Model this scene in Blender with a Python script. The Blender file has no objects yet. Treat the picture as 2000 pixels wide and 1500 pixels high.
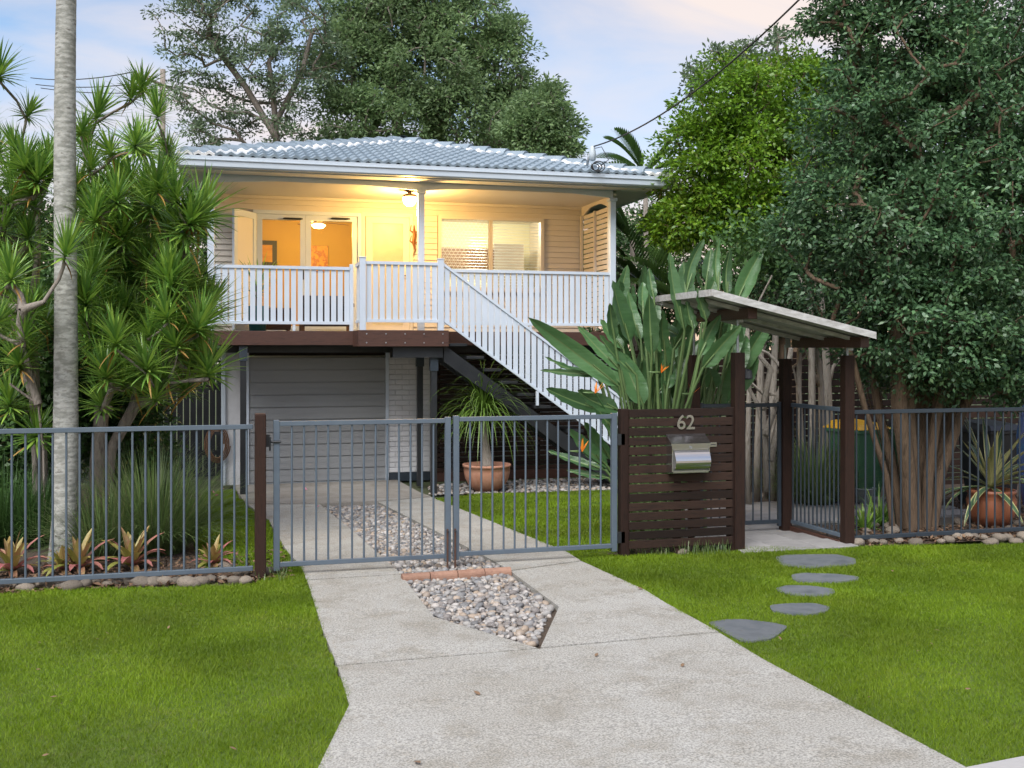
import bpy, bmesh, math, random
import numpy as np
from mathutils import Vector, Matrix
R = math.radians
sc = bpy.context.scene
col = sc.collection

# ---------------------------------------------------------------- camera
TH = math.atan(555 / 2050); CT, ST = math.cos(TH), math.sin(TH)
FPX, HZ, CZ = 2050.0, 680.0, 2.17
cam = bpy.data.cameras.new('camera'); camo = bpy.data.objects.new('camera', cam); col.objects.link(camo)
camo.location = (0, 0, CZ); camo.rotation_euler = (R(90), 0, -TH)
cam.sensor_width = 36; cam.lens = 36 * FPX / 2000; cam.shift_y = -70 / 2000
cam.clip_start = .05; cam.clip_end = 3000
sc.camera = camo

# ---------------------------------------------------------------- world, sun, exposure
SUN_EL, SUN_AZ = R(50), R(212)       # azimuth clockwise from +Y: behind the camera, to its left
w = bpy.data.worlds.new('World'); sc.world = w; w.use_nodes = True
nt = w.node_tree; nt.nodes.clear()
def wn(t, **k):
    n = nt.nodes.new(t)
    for a, b in k.items(): setattr(n, a, b)
    return n
wl = nt.links.new
sky = wn('ShaderNodeTexSky', sky_type='NISHITA', sun_disc=False, sun_elevation=SUN_EL, sun_rotation=SUN_AZ,
         air_density=1.0, dust_density=.6, ozone_density=1.0)
tc = wn('ShaderNodeTexCoord')
sep = wn('ShaderNodeSeparateXYZ'); wl(tc.outputs['Generated'], sep.inputs[0])
# thin cloud sheet: direction projected on a high plane so clouds flatten to the horizon
mx = wn('ShaderNodeMath', operation='MAXIMUM'); wl(sep.outputs['Z'], mx.inputs[0]); mx.inputs[1].default_value = 0
ad = wn('ShaderNodeMath', operation='ADD'); wl(mx.outputs[0], ad.inputs[0]); ad.inputs[1].default_value = .16
dv = wn('ShaderNodeVectorMath', operation='SCALE'); iv = wn('ShaderNodeMath', operation='DIVIDE'); iv.inputs[0].default_value = 1
wl(ad.outputs[0], iv.inputs[1]); wl(tc.outputs['Generated'], dv.inputs[0]); wl(iv.outputs[0], dv.inputs['Scale'])
mp = wn('ShaderNodeMapping'); mp.inputs['Rotation'].default_value = (0, 0, R(35)); mp.inputs['Scale'].default_value = (.55, 1.0, .0)
mp.inputs['Location'].default_value = (5.3, 9.1, 0)
wl(dv.outputs[0], mp.inputs[0])
nz = wn('ShaderNodeTexNoise'); nz.inputs['Scale'].default_value = 1.5; nz.inputs['Detail'].default_value = 7; nz.inputs['Roughness'].default_value = .52
nz.inputs['Distortion'].default_value = .5; wl(mp.outputs[0], nz.inputs['Vector'])
rp = wn('ShaderNodeValToRGB'); rp.color_ramp.elements[0].position = .41; rp.color_ramp.elements[1].position = .66
rp.color_ramp.elements[0].color = (0, 0, 0, 1); rp.color_ramp.elements[1].color = (.85, .85, .85, 1)
wl(nz.outputs['Fac'], rp.inputs[0])
# dusk tint: air near the horizon peach, clouds pale pink
hr = wn('ShaderNodeMapRange'); hr.inputs['From Min'].default_value = .02; hr.inputs['From Max'].default_value = .25
hr.inputs['To Min'].default_value = .85; hr.inputs['To Max'].default_value = 0; wl(sep.outputs['Z'], hr.inputs['Value'])
b1 = wn('ShaderNodeBackground'); b1.inputs['Strength'].default_value = .084; wl(sky.outputs[0], b1.inputs['Color'])
b2 = wn('ShaderNodeBackground'); b2.inputs['Strength'].default_value = .47; b2.inputs['Color'].default_value = (1.0, .84, .74, 1)
b3 = wn('ShaderNodeBackground'); b3.inputs['Strength'].default_value = .46; b3.inputs['Color'].default_value = (1, .68, .50, 1)
m1 = wn('ShaderNodeMixShader'); wl(rp.outputs[0], m1.inputs[0]); wl(b1.outputs[0], m1.inputs[1]); wl(b2.outputs[0], m1.inputs[2])
m2 = wn('ShaderNodeMixShader'); wl(hr.outputs[0], m2.inputs[0]); wl(m1.outputs[0], m2.inputs[1]); wl(b3.outputs[0], m2.inputs[2])
wo = wn('ShaderNodeOutputWorld'); wl(m2.outputs[0], wo.inputs[0])
sd = bpy.data.lights.new('sun', 'SUN'); sd.energy = 2.0; sd.angle = R(40); sd.color = (1, .985, .965)
so = bpy.data.objects.new('sun', sd); col.objects.link(so)
dirv = Vector((math.sin(SUN_AZ) * math.cos(SUN_EL), math.cos(SUN_AZ) * math.cos(SUN_EL), math.sin(SUN_EL)))
so.rotation_euler = dirv.to_track_quat('Z', 'Y').to_euler(); so.location = dirv * 30
sc.view_settings.view_transform = 'Standard'; sc.view_settings.look = 'None'
sc.view_settings.exposure = 1.2; sc.view_settings.gamma = 1; sc.view_settings.use_curve_mapping = False
sc.render.engine = 'CYCLES'; sc.cycles.use_denoising = True; sc.cycles.use_adaptive_sampling = True; sc.cycles.adaptive_threshold = .025; sc.cycles.max_bounces = 6; sc.cycles.diffuse_bounces = 3; sc.cycles.glossy_bounces = 3; sc.cycles.transparent_max_bounces = 24
sc.cycles.sample_clamp_indirect = 6

# ---------------------------------------------------------------- measuring helpers
def at(px, py, Y):
    u = (px - 1000) / FPX; t = Y / (CT - u * ST)
    return Vector((t * (ST + u * CT), Y, CZ + t * (HZ - py) / FPX))
def X(px, Y): return at(px, HZ, Y).x
def Zt(px, py, Y): return at(px, py, Y).z
def G(Y):
    if Y < 8.87: return .30 + .02 * (8.87 - Y)
    if Y < 15.6: return .30 * (15.6 - Y) / 6.73
    return 0.0
def gp(px, py, dz=0.0):
    """the point of the sloping ground seen at a pixel"""
    u = (px - 1000) / FPX; lo, hi = 1.0, 120.0
    for _ in range(50):
        t = (lo + hi) / 2; Y = t * (CT - u * ST); z = CZ + t * (HZ - py) / FPX
        if z > G(Y) + dz: lo = t
        else: hi = t
    Y = t * (CT - u * ST)
    return Vector((t * (ST + u * CT), Y, G(Y) + dz))

# ---------------------------------------------------------------- materials
def nodes_of(name):
    m = bpy.data.materials.new(name); m.use_nodes = True
    t = m.node_tree; t.nodes.clear()
    def N(ty, **k):
        n = t.nodes.new(ty)
        for a, b in k.items(): setattr(n, a, b)
        return n
    return m, t, N, t.links.new
def C4(c): return (c[0], c[1], c[2], 1)
def M(name, cols, rough=.6, metal=0, scale=6, bump=0, bscale=60, island=0, orand=0, transl=0, spec=.5,
      stretch=(1, 1, 1), detail=6, lo=.3, hi=.7, wave=None, coat=0, vary=.0, bdist=.01, patch=0):
    m, t, N, L = nodes_of(name)
    out = N('ShaderNodeOutputMaterial'); p = N('ShaderNodeBsdfPrincipled')
    p.inputs['Roughness'].default_value = rough; p.inputs['Metallic'].default_value = metal
    p.inputs['Specular IOR Level'].default_value = spec; p.inputs['Coat Weight'].default_value = coat
    c = N('ShaderNodeTexCoord'); oi = N('ShaderNodeObjectInfo')
    ofs = N('ShaderNodeVectorMath', operation='MULTIPLY_ADD'); 
    cx = N('ShaderNodeCombineXYZ')
    for i in range(3): L(oi.outputs['Random'], cx.inputs[i])
    L(cx.outputs[0], ofs.inputs[0]); ofs.inputs[1].default_value = (13.7, 7.3, 5.1); L(c.outputs['Object'], ofs.inputs[2])
    mp = N('ShaderNodeMapping'); mp.inputs['Scale'].default_value = stretch; L(ofs.outputs[0], mp.inputs[0])
    nz = N('ShaderNodeTexNoise'); nz.inputs['Scale'].default_value = scale; nz.inputs['Detail'].default_value = detail; nz.inputs['Roughness'].default_value = .6
    L(mp.outputs[0], nz.inputs['Vector'])
    mr = N('ShaderNodeMapRange'); mr.inputs['From Min'].default_value = lo; mr.inputs['From Max'].default_value = hi
    L(nz.outputs['Fac'], mr.inputs['Value'])
    fac = mr.outputs[0]
    if island or orand:
        g = N('ShaderNodeNewGeometry')
        a = N('ShaderNodeMath', operation='MULTIPLY_ADD'); L(g.outputs['Random Per Island'], a.inputs[0]); a.inputs[1].default_value = 7.31 if orand else 1.0
        b = N('ShaderNodeMath', operation='MULTIPLY'); L(oi.outputs['Random'], b.inputs[0]); b.inputs[1].default_value = 3.7 if orand else 0
        L(b.outputs[0], a.inputs[2]); fr = N('ShaderNodeMath', operation='FRACT'); L(a.outputs[0], fr.inputs[0])
        k = max(island, orand)
        mm = N('ShaderNodeMix'); mm.inputs[0].default_value = k; L(fac, mm.inputs[2]); L(fr.outputs[0], mm.inputs[3]); fac = mm.outputs[0]
    rp = N('ShaderNodeValToRGB'); e = rp.color_ramp.elements
    n = len(cols)
    if n == 1: cols = [cols[0], tuple(x * .93 for x in cols[0])]; n = 2
    while len(e) < n: e.new(.5)
    for i, cc in enumerate(cols): e[i].position = i / (n - 1); e[i].color = C4(cc)
    L(fac, rp.inputs[0]); colr = rp.outputs[0]
    if patch:
        n3 = N('ShaderNodeTexNoise'); n3.inputs['Scale'].default_value = patch; n3.inputs['Detail'].default_value = 3; L(c.outputs['Object'], n3.inputs['Vector'])
        h = N('ShaderNodeHueSaturation'); v = N('ShaderNodeMapRange'); v.inputs['From Min'].default_value = .3; v.inputs['From Max'].default_value = .7
        v.inputs['To Min'].default_value = .70; v.inputs['To Max'].default_value = 1.30; L(n3.outputs['Fac'], v.inputs['Value']); L(v.outputs[0], h.inputs['Value']); L(colr, h.inputs['Color']); colr = h.outputs[0]
    if vary:
        h = N('ShaderNodeHueSaturation'); v = N('ShaderNodeMapRange'); v.inputs['To Min'].default_value = 1 - vary; v.inputs['To Max'].default_value = 1 + vary
        L(oi.outputs['Random'], v.inputs['Value']); L(v.outputs[0], h.inputs['Value']); L(colr, h.inputs['Color']); colr = h.outputs[0]
    L(colr, p.inputs['Base Color'])
    if bump:
        n2 = N('ShaderNodeTexNoise'); n2.inputs['Scale'].default_value = bscale; n2.inputs['Detail'].default_value = 4; L(mp.outputs[0], n2.inputs['Vector'])
        bp = N('ShaderNodeBump'); bp.inputs['Strength'].default_value = bump; bp.inputs['Distance'].default_value = bdist
        src = n2.outputs['Fac']
        if wave:
            wv = N('ShaderNodeTexWave', bands_direction=wave[0]); wv.inputs['Scale'].default_value = wave[1]; wv.inputs['Distortion'].default_value = wave[2]
            L(c.outputs['Object'], wv.inputs['Vector']); s = N('ShaderNodeMath', operation='ADD'); L(src, s.inputs[0]); L(wv.outputs['Fac'], s.inputs[1]); src = s.outputs[0]
        L(src, bp.inputs['Height']); L(bp.outputs[0], p.inputs['Normal'])
    if transl:
        tr = N('ShaderNodeBsdfTranslucent'); L(colr, tr.inputs['Color']); ms = N('ShaderNodeMixShader'); ms.inputs[0].default_value = transl
        L(p.outputs[0], ms.inputs[1]); L(tr.outputs[0], ms.inputs[2]); L(ms.outputs[0], out.inputs[0])
    else: L(p.outputs[0], out.inputs[0])
    return m
def glass_mat(name, tint, refl_rough=.02, ior=1.5, extra=0):
    m, t, N, L = nodes_of(name)
    out = N('ShaderNodeOutputMaterial'); fr = N('ShaderNodeFresnel'); fr.inputs['IOR'].default_value = ior
    gl = N('ShaderNodeBsdfGlossy'); gl.inputs['Roughness'].default_value = refl_rough
    tr = N('ShaderNodeBsdfTransparent'); tr.inputs['Color'].default_value = C4(tint)
    ad = N('ShaderNodeMath', operation='ADD'); ad.inputs[1].default_value = extra; L(fr.outputs[0], ad.inputs[0])
    mx = N('ShaderNodeMixShader'); L(ad.outputs[0], mx.inputs[0]); L(tr.outputs[0], mx.inputs[1]); L(gl.outputs[0], mx.inputs[2]); L(mx.outputs[0], out.inputs[0])
    return m
def emit_mat(name, c, s):
    m, t, N, L = nodes_of(name)
    out = N('ShaderNodeOutputMaterial'); e = N('ShaderNodeEmission'); e.inputs[0].default_value = C4(c); e.inputs[1].default_value = s; L(e.outputs[0], out.inputs[0])
    return m
def concrete_mat(name, a, b, speck):
    """broom-worn concrete with exposed aggregate specks, stains and slight mottling"""
    m, t, N, L = nodes_of(name)
    out = N('ShaderNodeOutputMaterial'); p = N('ShaderNodeBsdfPrincipled'); p.inputs['Roughness'].default_value = .85
    c = N('ShaderNodeTexCoord')
    n1 = N('ShaderNodeTexNoise'); n1.inputs['Scale'].default_value = 1.1; n1.inputs['Detail'].default_value = 8; n1.inputs['Roughness'].default_value = .65; L(c.outputs['Object'], n1.inputs['Vector'])
    r1 = N('ShaderNodeValToRGB'); r1.color_ramp.elements[0].position = .33; r1.color_ramp.elements[1].position = .68
    r1.color_ramp.elements[0].color = C4(a); r1.color_ramp.elements[1].color = C4(b); L(n1.outputs['Fac'], r1.inputs[0])
    n2 = N('ShaderNodeTexNoise'); n2.inputs['Scale'].default_value = 95; n2.inputs['Detail'].default_value = 3; n2.inputs['Roughness'].default_value = .7; L(c.outputs['Object'], n2.inputs['Vector'])
    r2 = N('ShaderNodeValToRGB'); r2.color_ramp.elements[0].position = .36; r2.color_ramp.elements[1].position = .62
    r2.color_ramp.elements[0].color = (speck, speck, speck, 1); r2.color_ramp.elements[1].color = (1.12, 1.12, 1.12, 1); L(n2.outputs['Fac'], r2.inputs[0])
    mu = N('ShaderNodeMix', data_type='RGBA', blend_type='MULTIPLY'); mu.inputs[0].default_value = 1; L(r1.outputs[0], mu.inputs[6]); L(r2.outputs[0], mu.inputs[7])
    n3 = N('ShaderNodeTexNoise'); n3.inputs['Scale'].default_value = 3.3; n3.inputs['Detail'].default_value = 9; n3.inputs['Roughness'].default_value = .75; L(c.outputs['Object'], n3.inputs['Vector'])
    r3 = N('ShaderNodeValToRGB'); r3.color_ramp.elements[0].position = .36; r3.color_ramp.elements[1].position = .52
    r3.color_ramp.elements[0].color = (.80, .775, .73, 1); r3.color_ramp.elements[1].color = (1, 1, 1, 1); L(n3.outputs['Fac'], r3.inputs[0])
    m2 = N('ShaderNodeMix', data_type='RGBA', blend_type='MULTIPLY'); m2.inputs[0].default_value = 1; L(mu.outputs[2], m2.inputs[6]); L(r3.outputs[0], m2.inputs[7])
    L(m2.outputs[2], p.inputs['Base Color'])
    bp = N('ShaderNodeBump'); bp.inputs['Strength'].default_value = .5; bp.inputs['Distance'].default_value = .004; L(n2.outputs['Fac'], bp.inputs['Height']); L(bp.outputs[0], p.inputs['Normal'])
    L(p.outputs[0], out.inputs[0]); return m

MT = dict(
 white=M('white_paint', [(0.612, 0.6745, 0.76), (0.558, 0.627, 0.71)], .45, scale=3, bump=.08, bscale=40),
 cream=M('cream_weatherboard', [(0.6512, 0.5984, 0.528), (0.616, 0.5632, 0.4928)], .5, scale=2, bump=.1, bscale=30),
 ceil=M('ceiling_paint', [(.72, .68, .62), (.69, .65, .59)], .55, scale=2),
 soffit=M('soffit_paint', [(.62, .63, .64), (.56, .57, .58)], .6, scale=2),
 gutter=M('gutter_enamel', [(.50, .56, .62), (.46, .52, .58)], .35, scale=2, spec=.5),
 tile=M('roof_tile_paint', [(0.276, 0.3355, 0.387), (0.2208, 0.2771, 0.3263), (0.3311, 0.3939, 0.4402)], .72, scale=5, bump=.25, bscale=70, orand=.45, spec=.25),
 grey=M('grey_powdercoat', [(.095, .125, .155), (.08, .105, .135)], .42, scale=9, bump=.04),
 dgrey=M('dark_grey_powdercoat', [(.030, .042, .055), (.024, .034, .046)], .42, scale=9, bump=.04),
 black=M('black_steel', [(.012, .014, .017), (.022, .024, .027)], .45, scale=6),
 wood=M('dark_stained_timber', [(0.01661, 0.00958, 0.006647), (0.02738, 0.01418, 0.00958), (0.008797, 0.00567, 0.004692)], .65, spec=.25, scale=5, stretch=(1, 8, 14), bump=.35, bscale=30, vary=.6),
 post=M('stained_post_timber', [(0.01822, 0.009108, 0.006557), (0.02914, 0.01366, 0.009108), (0.01093, 0.006194, 0.004919)], .65, spec=.25, scale=5, stretch=(14, 14, 1.2), bump=.35, bscale=30, vary=.2),
 merbau=M('red_brown_timber', [(0.05419, 0.02312, 0.01589), (0.07586, 0.03251, 0.02167), (0.03613, 0.01589, 0.01156)], .5, scale=4, stretch=(1.2, 14, 14), bump=.3, bscale=30, vary=.15),
 roller=M('grey_door_enamel', [(0.29, 0.2972, 0.3045), (0.2682, 0.2755, 0.2828)], .42, scale=2, stretch=(1, 1, 12), bump=.08, bscale=20),
 brick=M('white_painted_brick', [(0.736, 0.736, 0.7475), (0.6555, 0.6555, 0.667)], .6, scale=6, bump=.4, bscale=45, vary=.06),
 mortar=M('white_mortar', [(0.605, 0.605, 0.616), (0.528, 0.528, 0.539)], .8, scale=9, bump=.3),
 steel=M('brushed_stainless', [(.62, .62, .62), (.55, .55, .56)], .26, metal=1, scale=4, stretch=(1, 1, 60), bump=.03, bscale=10),
 galv=M('galvanised_steel', [(.42, .45, .47), (.34, .37, .39)], .45, metal=.8, scale=20),
 rust=M('rusty_steel', [(.10, .045, .025), (.06, .03, .02)], .8, scale=30),
 terra=M('terracotta', [(.46, .20, .12), (.52, .27, .18), (.40, .17, .10)], .75, scale=5, bump=.15, bscale=40),
 terrae=M('weathered_edging_brick', [(0.255, 0.1364, 0.09), (0.306, 0.176, 0.1215), (0.187, 0.0968, 0.0675)], .85, scale=9, bump=.4, bscale=50, vary=.12),
 terrad=M('glazed_terracotta', [(.30, .10, .05), (.36, .14, .07)], .45, scale=5, bump=.1),
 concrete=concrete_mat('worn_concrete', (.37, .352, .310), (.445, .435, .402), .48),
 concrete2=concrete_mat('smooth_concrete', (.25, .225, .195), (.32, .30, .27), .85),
 slate=M('grey_slate', [(0.0975, 0.1125, 0.1237), (0.1425, 0.1537, 0.165), (0.07875, 0.09, 0.0975)], .6, scale=4, bump=.4, bscale=18, vary=.15),
 paver=M('grey_paver', [(.24, .23, .225), (.31, .30, .29)], .8, scale=6, bump=.3, bscale=80, vary=.1),
 soil=M('dark_soil', [(.055, .038, .026), (.085, .06, .042), (.035, .026, .02)], .95, scale=14, bump=.8, bscale=40, bdist=.03),
 lawn=M('lawn_thatch', [(.07, .12, .012), (.10, .16, .016), (.11, .13, .03)], .95, scale=9, bump=.8, bscale=150, bdist=.02),
 ground=M('far_ground', [(.05, .08, .02), (.07, .09, .035), (.06, .05, .03)], .95, scale=1.5, bump=.6),
 pebble=M('river_pebble', [(0.272, 0.248, 0.224), (0.104, 0.108, 0.116), (0.368, 0.344, 0.312), (0.2, 0.204, 0.212), (0.336, 0.256, 0.184), (0.448, 0.424, 0.4), (0.136, 0.12, 0.112), (0.288, 0.264, 0.248)], .62, scale=9, orand=.85, bump=.15, bscale=60),
 rock=M('garden_rock', [(.17, .135, .10), (.25, .21, .165), (.11, .09, .072)], .85, scale=6, bump=.6, bscale=22, vary=.3, bdist=.02),
 litter=M('leaf_litter', [(.16, .09, .05), (.07, .04, .025), (.24, .15, .085), (.12, .065, .04)], .9, island=.95),
 grass=M('grass_blades', [(0.09455, 0.1653, 0.005715), (0.1356, 0.2216, 0.007348), (0.1767, 0.261, 0.01061), (0.2466, 0.2695, 0.04899)], .55, island=.55, scale=1.3, transl=.30, lo=.35, hi=.75, spec=.3, patch=1.1),
 bark=M('grey_bark', [(0.1725, 0.1437, 0.1207), (0.2645, 0.23, 0.1955), (0.09775, 0.0805, 0.0667)], .9, scale=7, stretch=(3, 3, .7), bump=.8, bscale=16, bdist=.02),
 barkb=M('brown_bark', [(0.105, 0.065, 0.038), (0.155, 0.105, 0.066), (0.055, 0.036, 0.024)], .9, scale=7, stretch=(5, 5, .6), bump=.9, bscale=14, bdist=.02),
 barkp=M('pale_bark', [(.27, .235, .195), (.36, .325, .28), (.15, .125, .10)], .9, scale=7, stretch=(4, 4, .7), bump=.7, bscale=16, bdist=.02),
 palm=M('palm_trunk_bark', [(.30, .305, .27), (.22, .22, .195), (.40, .40, .365), (.13, .12, .105)], .9, scale=9, stretch=(1, 1, 2.4), bump=.28, bscale=30, lo=.28, hi=.72, bdist=.005, wave=('Z', 7.0, 1.4)),
 drac=M('dragon_tree_leaf', [(0.08613, 0.1957, 0.03915), (0.1566, 0.3132, 0.05481), (0.3289, 0.5011, 0.0783), (0.1174, 0.2506, 0.0783)], .32, island=.8, transl=.22, scale=2, patch=.9),
 dracd=M('dragon_tree_dry_leaf', [(.42, .25, .05), (.30, .16, .05)], .6, island=.9, transl=.2),
 strel=M('bird_of_paradise_leaf', [(0.0459, 0.1104, 0.04284), (0.0663, 0.149, 0.05292), (0.0918, 0.1822, 0.0756)], .33, scale=3, transl=.16, vary=.3, bump=.25, bscale=5, stretch=(1, 1, 9), bdist=.02, orand=.5),
 rib=M('leaf_midrib', [(.10, .17, .06), (.13, .20, .07)], .45),
 orange=M('orange_bloom', [(.85, .22, .02), (.90, .32, .03)], .5, transl=.2, island=.7),
 fol_a=M('gum_foliage', [(0.143, 0.2137, 0.1187), (0.22, 0.3028, 0.1688), (0.099, 0.1604, 0.09375), (0.286, 0.3681, 0.225)], .5, island=.7, scale=.5, transl=.42, patch=.35),
 fol_b=M('broad_tree_foliage', [(0.1594, 0.2494, 0.101), (0.2338, 0.3444, 0.1425), (0.1062, 0.1841, 0.07838), (0.2975, 0.4156, 0.2019)], .5, island=.65, scale=.4, transl=.42, patch=.3),
 fol_y=M('lime_foliage', [(0.1261, 0.2675, 0.01944), (0.1933, 0.3601, 0.02376), (0.08407, 0.1955, 0.01728), (0.3363, 0.4425, 0.0378)], .42, island=.75, scale=.9, transl=.35, patch=.5),
 fol_d=M('glossy_dark_foliage', [(0.06961, 0.1491, 0.06659), (0.1071, 0.2058, 0.08879), (0.04685, 0.1079, 0.05391), (0.1674, 0.2839, 0.092)], .40, island=.75, scale=.8, transl=.2, patch=.7, spec=.45),
 fol_h=M('hedge_foliage', [(0.0448, 0.1008, 0.028), (0.077, 0.161, 0.0392), (0.028, 0.0672, 0.0224)], .42, island=.75, transl=.22, patch=.8),
 frond=M('palm_frond', [(0.056, 0.119, 0.0308), (0.098, 0.182, 0.049), (0.042, 0.084, 0.028)], .4, island=.7, transl=.25),
 tuft=M('long_grass', [(0.1063, 0.175, 0.05), (0.1625, 0.2375, 0.075), (0.06875, 0.125, 0.04), (0.275, 0.3, 0.1375)], .45, island=.85, transl=.2),
 pony=M('ponytail_leaf', [(.10, .19, .025), (.15, .25, .04), (.07, .14, .02)], .42, island=.85, transl=.25),
 brom=M('bromeliad_leaf', [(0.378, 0.0765, 0.108), (0.378, 0.306, 0.09), (0.234, 0.255, 0.054), (0.45, 0.1445, 0.153), (0.45, 0.3655, 0.162)], .42, island=.85, transl=.2),
 agave=M('agave_leaf', [(.06, .12, .06), (.09, .155, .075)], .45, island=.6, transl=.1),
 agavem=M('agave_margin', [(.50, .47, .22), (.42, .40, .18)], .5),
 bin=M('green_plastic', [(0.06, 0.168, 0.088), (0.052, 0.152, 0.08)], .5, scale=3),
 binlid=M('yellow_plastic', [(.72, .40, .02), (.66, .36, .02)], .45, scale=3),
 bind=M('charcoal_plastic', [(.02, .022, .026), (.028, .03, .034)], .5, scale=3),
 teal=M('teal_glaze', [(.03, .22, .26), (.025, .18, .22)], .3, scale=3),
 blue=M('blue_plastic', [(.03, .24, .50), (.18, .12, .40)], .4, scale=3),
 bucket=M('pale_plastic', [(.48, .54, .58), (.42, .48, .52)], .5, scale=3),
 warmwall=M('warm_wall_paint', [(.52, .34, .09), (.48, .31, .08)], .6, scale=2),
 kitchen=M('kitchen_wall_paint', [(.72, .70, .52), (.66, .65, .48)], .6, scale=2),
 cab=M('cabinet_timber', [(.16, .08, .04), (.12, .06, .03)], .5, scale=4),
 darkfab=M('dark_fabric', [(.03, .03, .038), (.045, .042, .05)], .85, scale=30, bump=.3),
 frost=M('frosted_glass', [(.66, .60, .46), (.70, .66, .52), (.60, .52, .38)], .35, scale=1.4, transl=.35),
 glass=glass_mat('window_glass', (.94, .96, .95), ior=1.3),
 lampglass=emit_mat('lit_lantern_glass', (1, .66, .22), 14),
 bulb=emit_mat('lit_lamp', (1, .72, .30), 16),
 bulbw=emit_mat('lit_kitchen_lamp', (1, .88, .66), 14),
 paint1=M('painting_landscape', [(.05, .12, .04), (.45, .20, .04), (.55, .30, .05), (.08, .05, .04)], .5, scale=2.2, stretch=(1, 1, 5), lo=.25, hi=.75),
 paint2=M('painting_autumn', [(.60, .16, .03), (.65, .34, .06), (.40, .10, .04), (.55, .42, .20)], .5, scale=9, lo=.25, hi=.75),
 iron=M('rusted_wall_art', [(.32, .13, .04), (.20, .08, .03)], .5, metal=.4, scale=9),
 cable=M('black_cable', [(.018, .018, .018), (.03, .03, .03)], .6),
 corr=M('corrugated_sheet', [(.42, .42, .40), (.33, .33, .31), (.24, .235, .22)], .6, scale=3, bump=.2),
 barge=M('weathered_white_timber', [(.56, .56, .55), (.44, .435, .42), (.33, .32, .30)], .7, scale=5, stretch=(2, 6, 6), bump=.3, bscale=30),
 joint=M('joint_filler', [(.10, .08, .06), (.14, .12, .09)], .95, scale=20),
 pink=M('pink_petal', [(.75, .25, .38), (.8, .4, .5)], .5, transl=.3),
 kerb=M('kerb_concrete', [(.42, .41, .40), (.36, .35, .34)], .85, scale=8, bump=.3, bscale=90),
)

# ---------------------------------------------------------------- mesh and object helpers
WL = {}                      # world location of every parent
def ob(name, me, parent=None, loc=(0, 0, 0), rot=None, scale=None, mat=None):
    o = bpy.data.objects.new(name, me); col.objects.link(o)
    o.location = loc
    if rot is not None: o.rotation_euler = rot
    if scale is not None: o.scale = scale
    if parent is not None:
        o.parent = parent; o.matrix_parent_inverse = Matrix.Translation(-WL[parent])
    WL[o] = Vector(loc)
    return o
def tag(o, label, cat, group=None):
    o['label'] = label; o['category'] = cat
    if group: o['group'] = group
    return o
def thing(name, label, cat, loc, group=None):
    o = bpy.data.objects.new(name, None); o.empty_display_size = .1; col.objects.link(o); o.location = loc; WL[o] = Vector(loc)
    return tag(o, label, cat, group)
def struct(o): o['kind'] = 'structure'; return o
def stuff(o): o['kind'] = 'stuff'; return o
BOXF = [(0, 3, 2, 1), (4, 5, 6, 7), (0, 1, 5, 4), (1, 2, 6, 5), (2, 3, 7, 6), (3, 0, 4, 7)]
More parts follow.
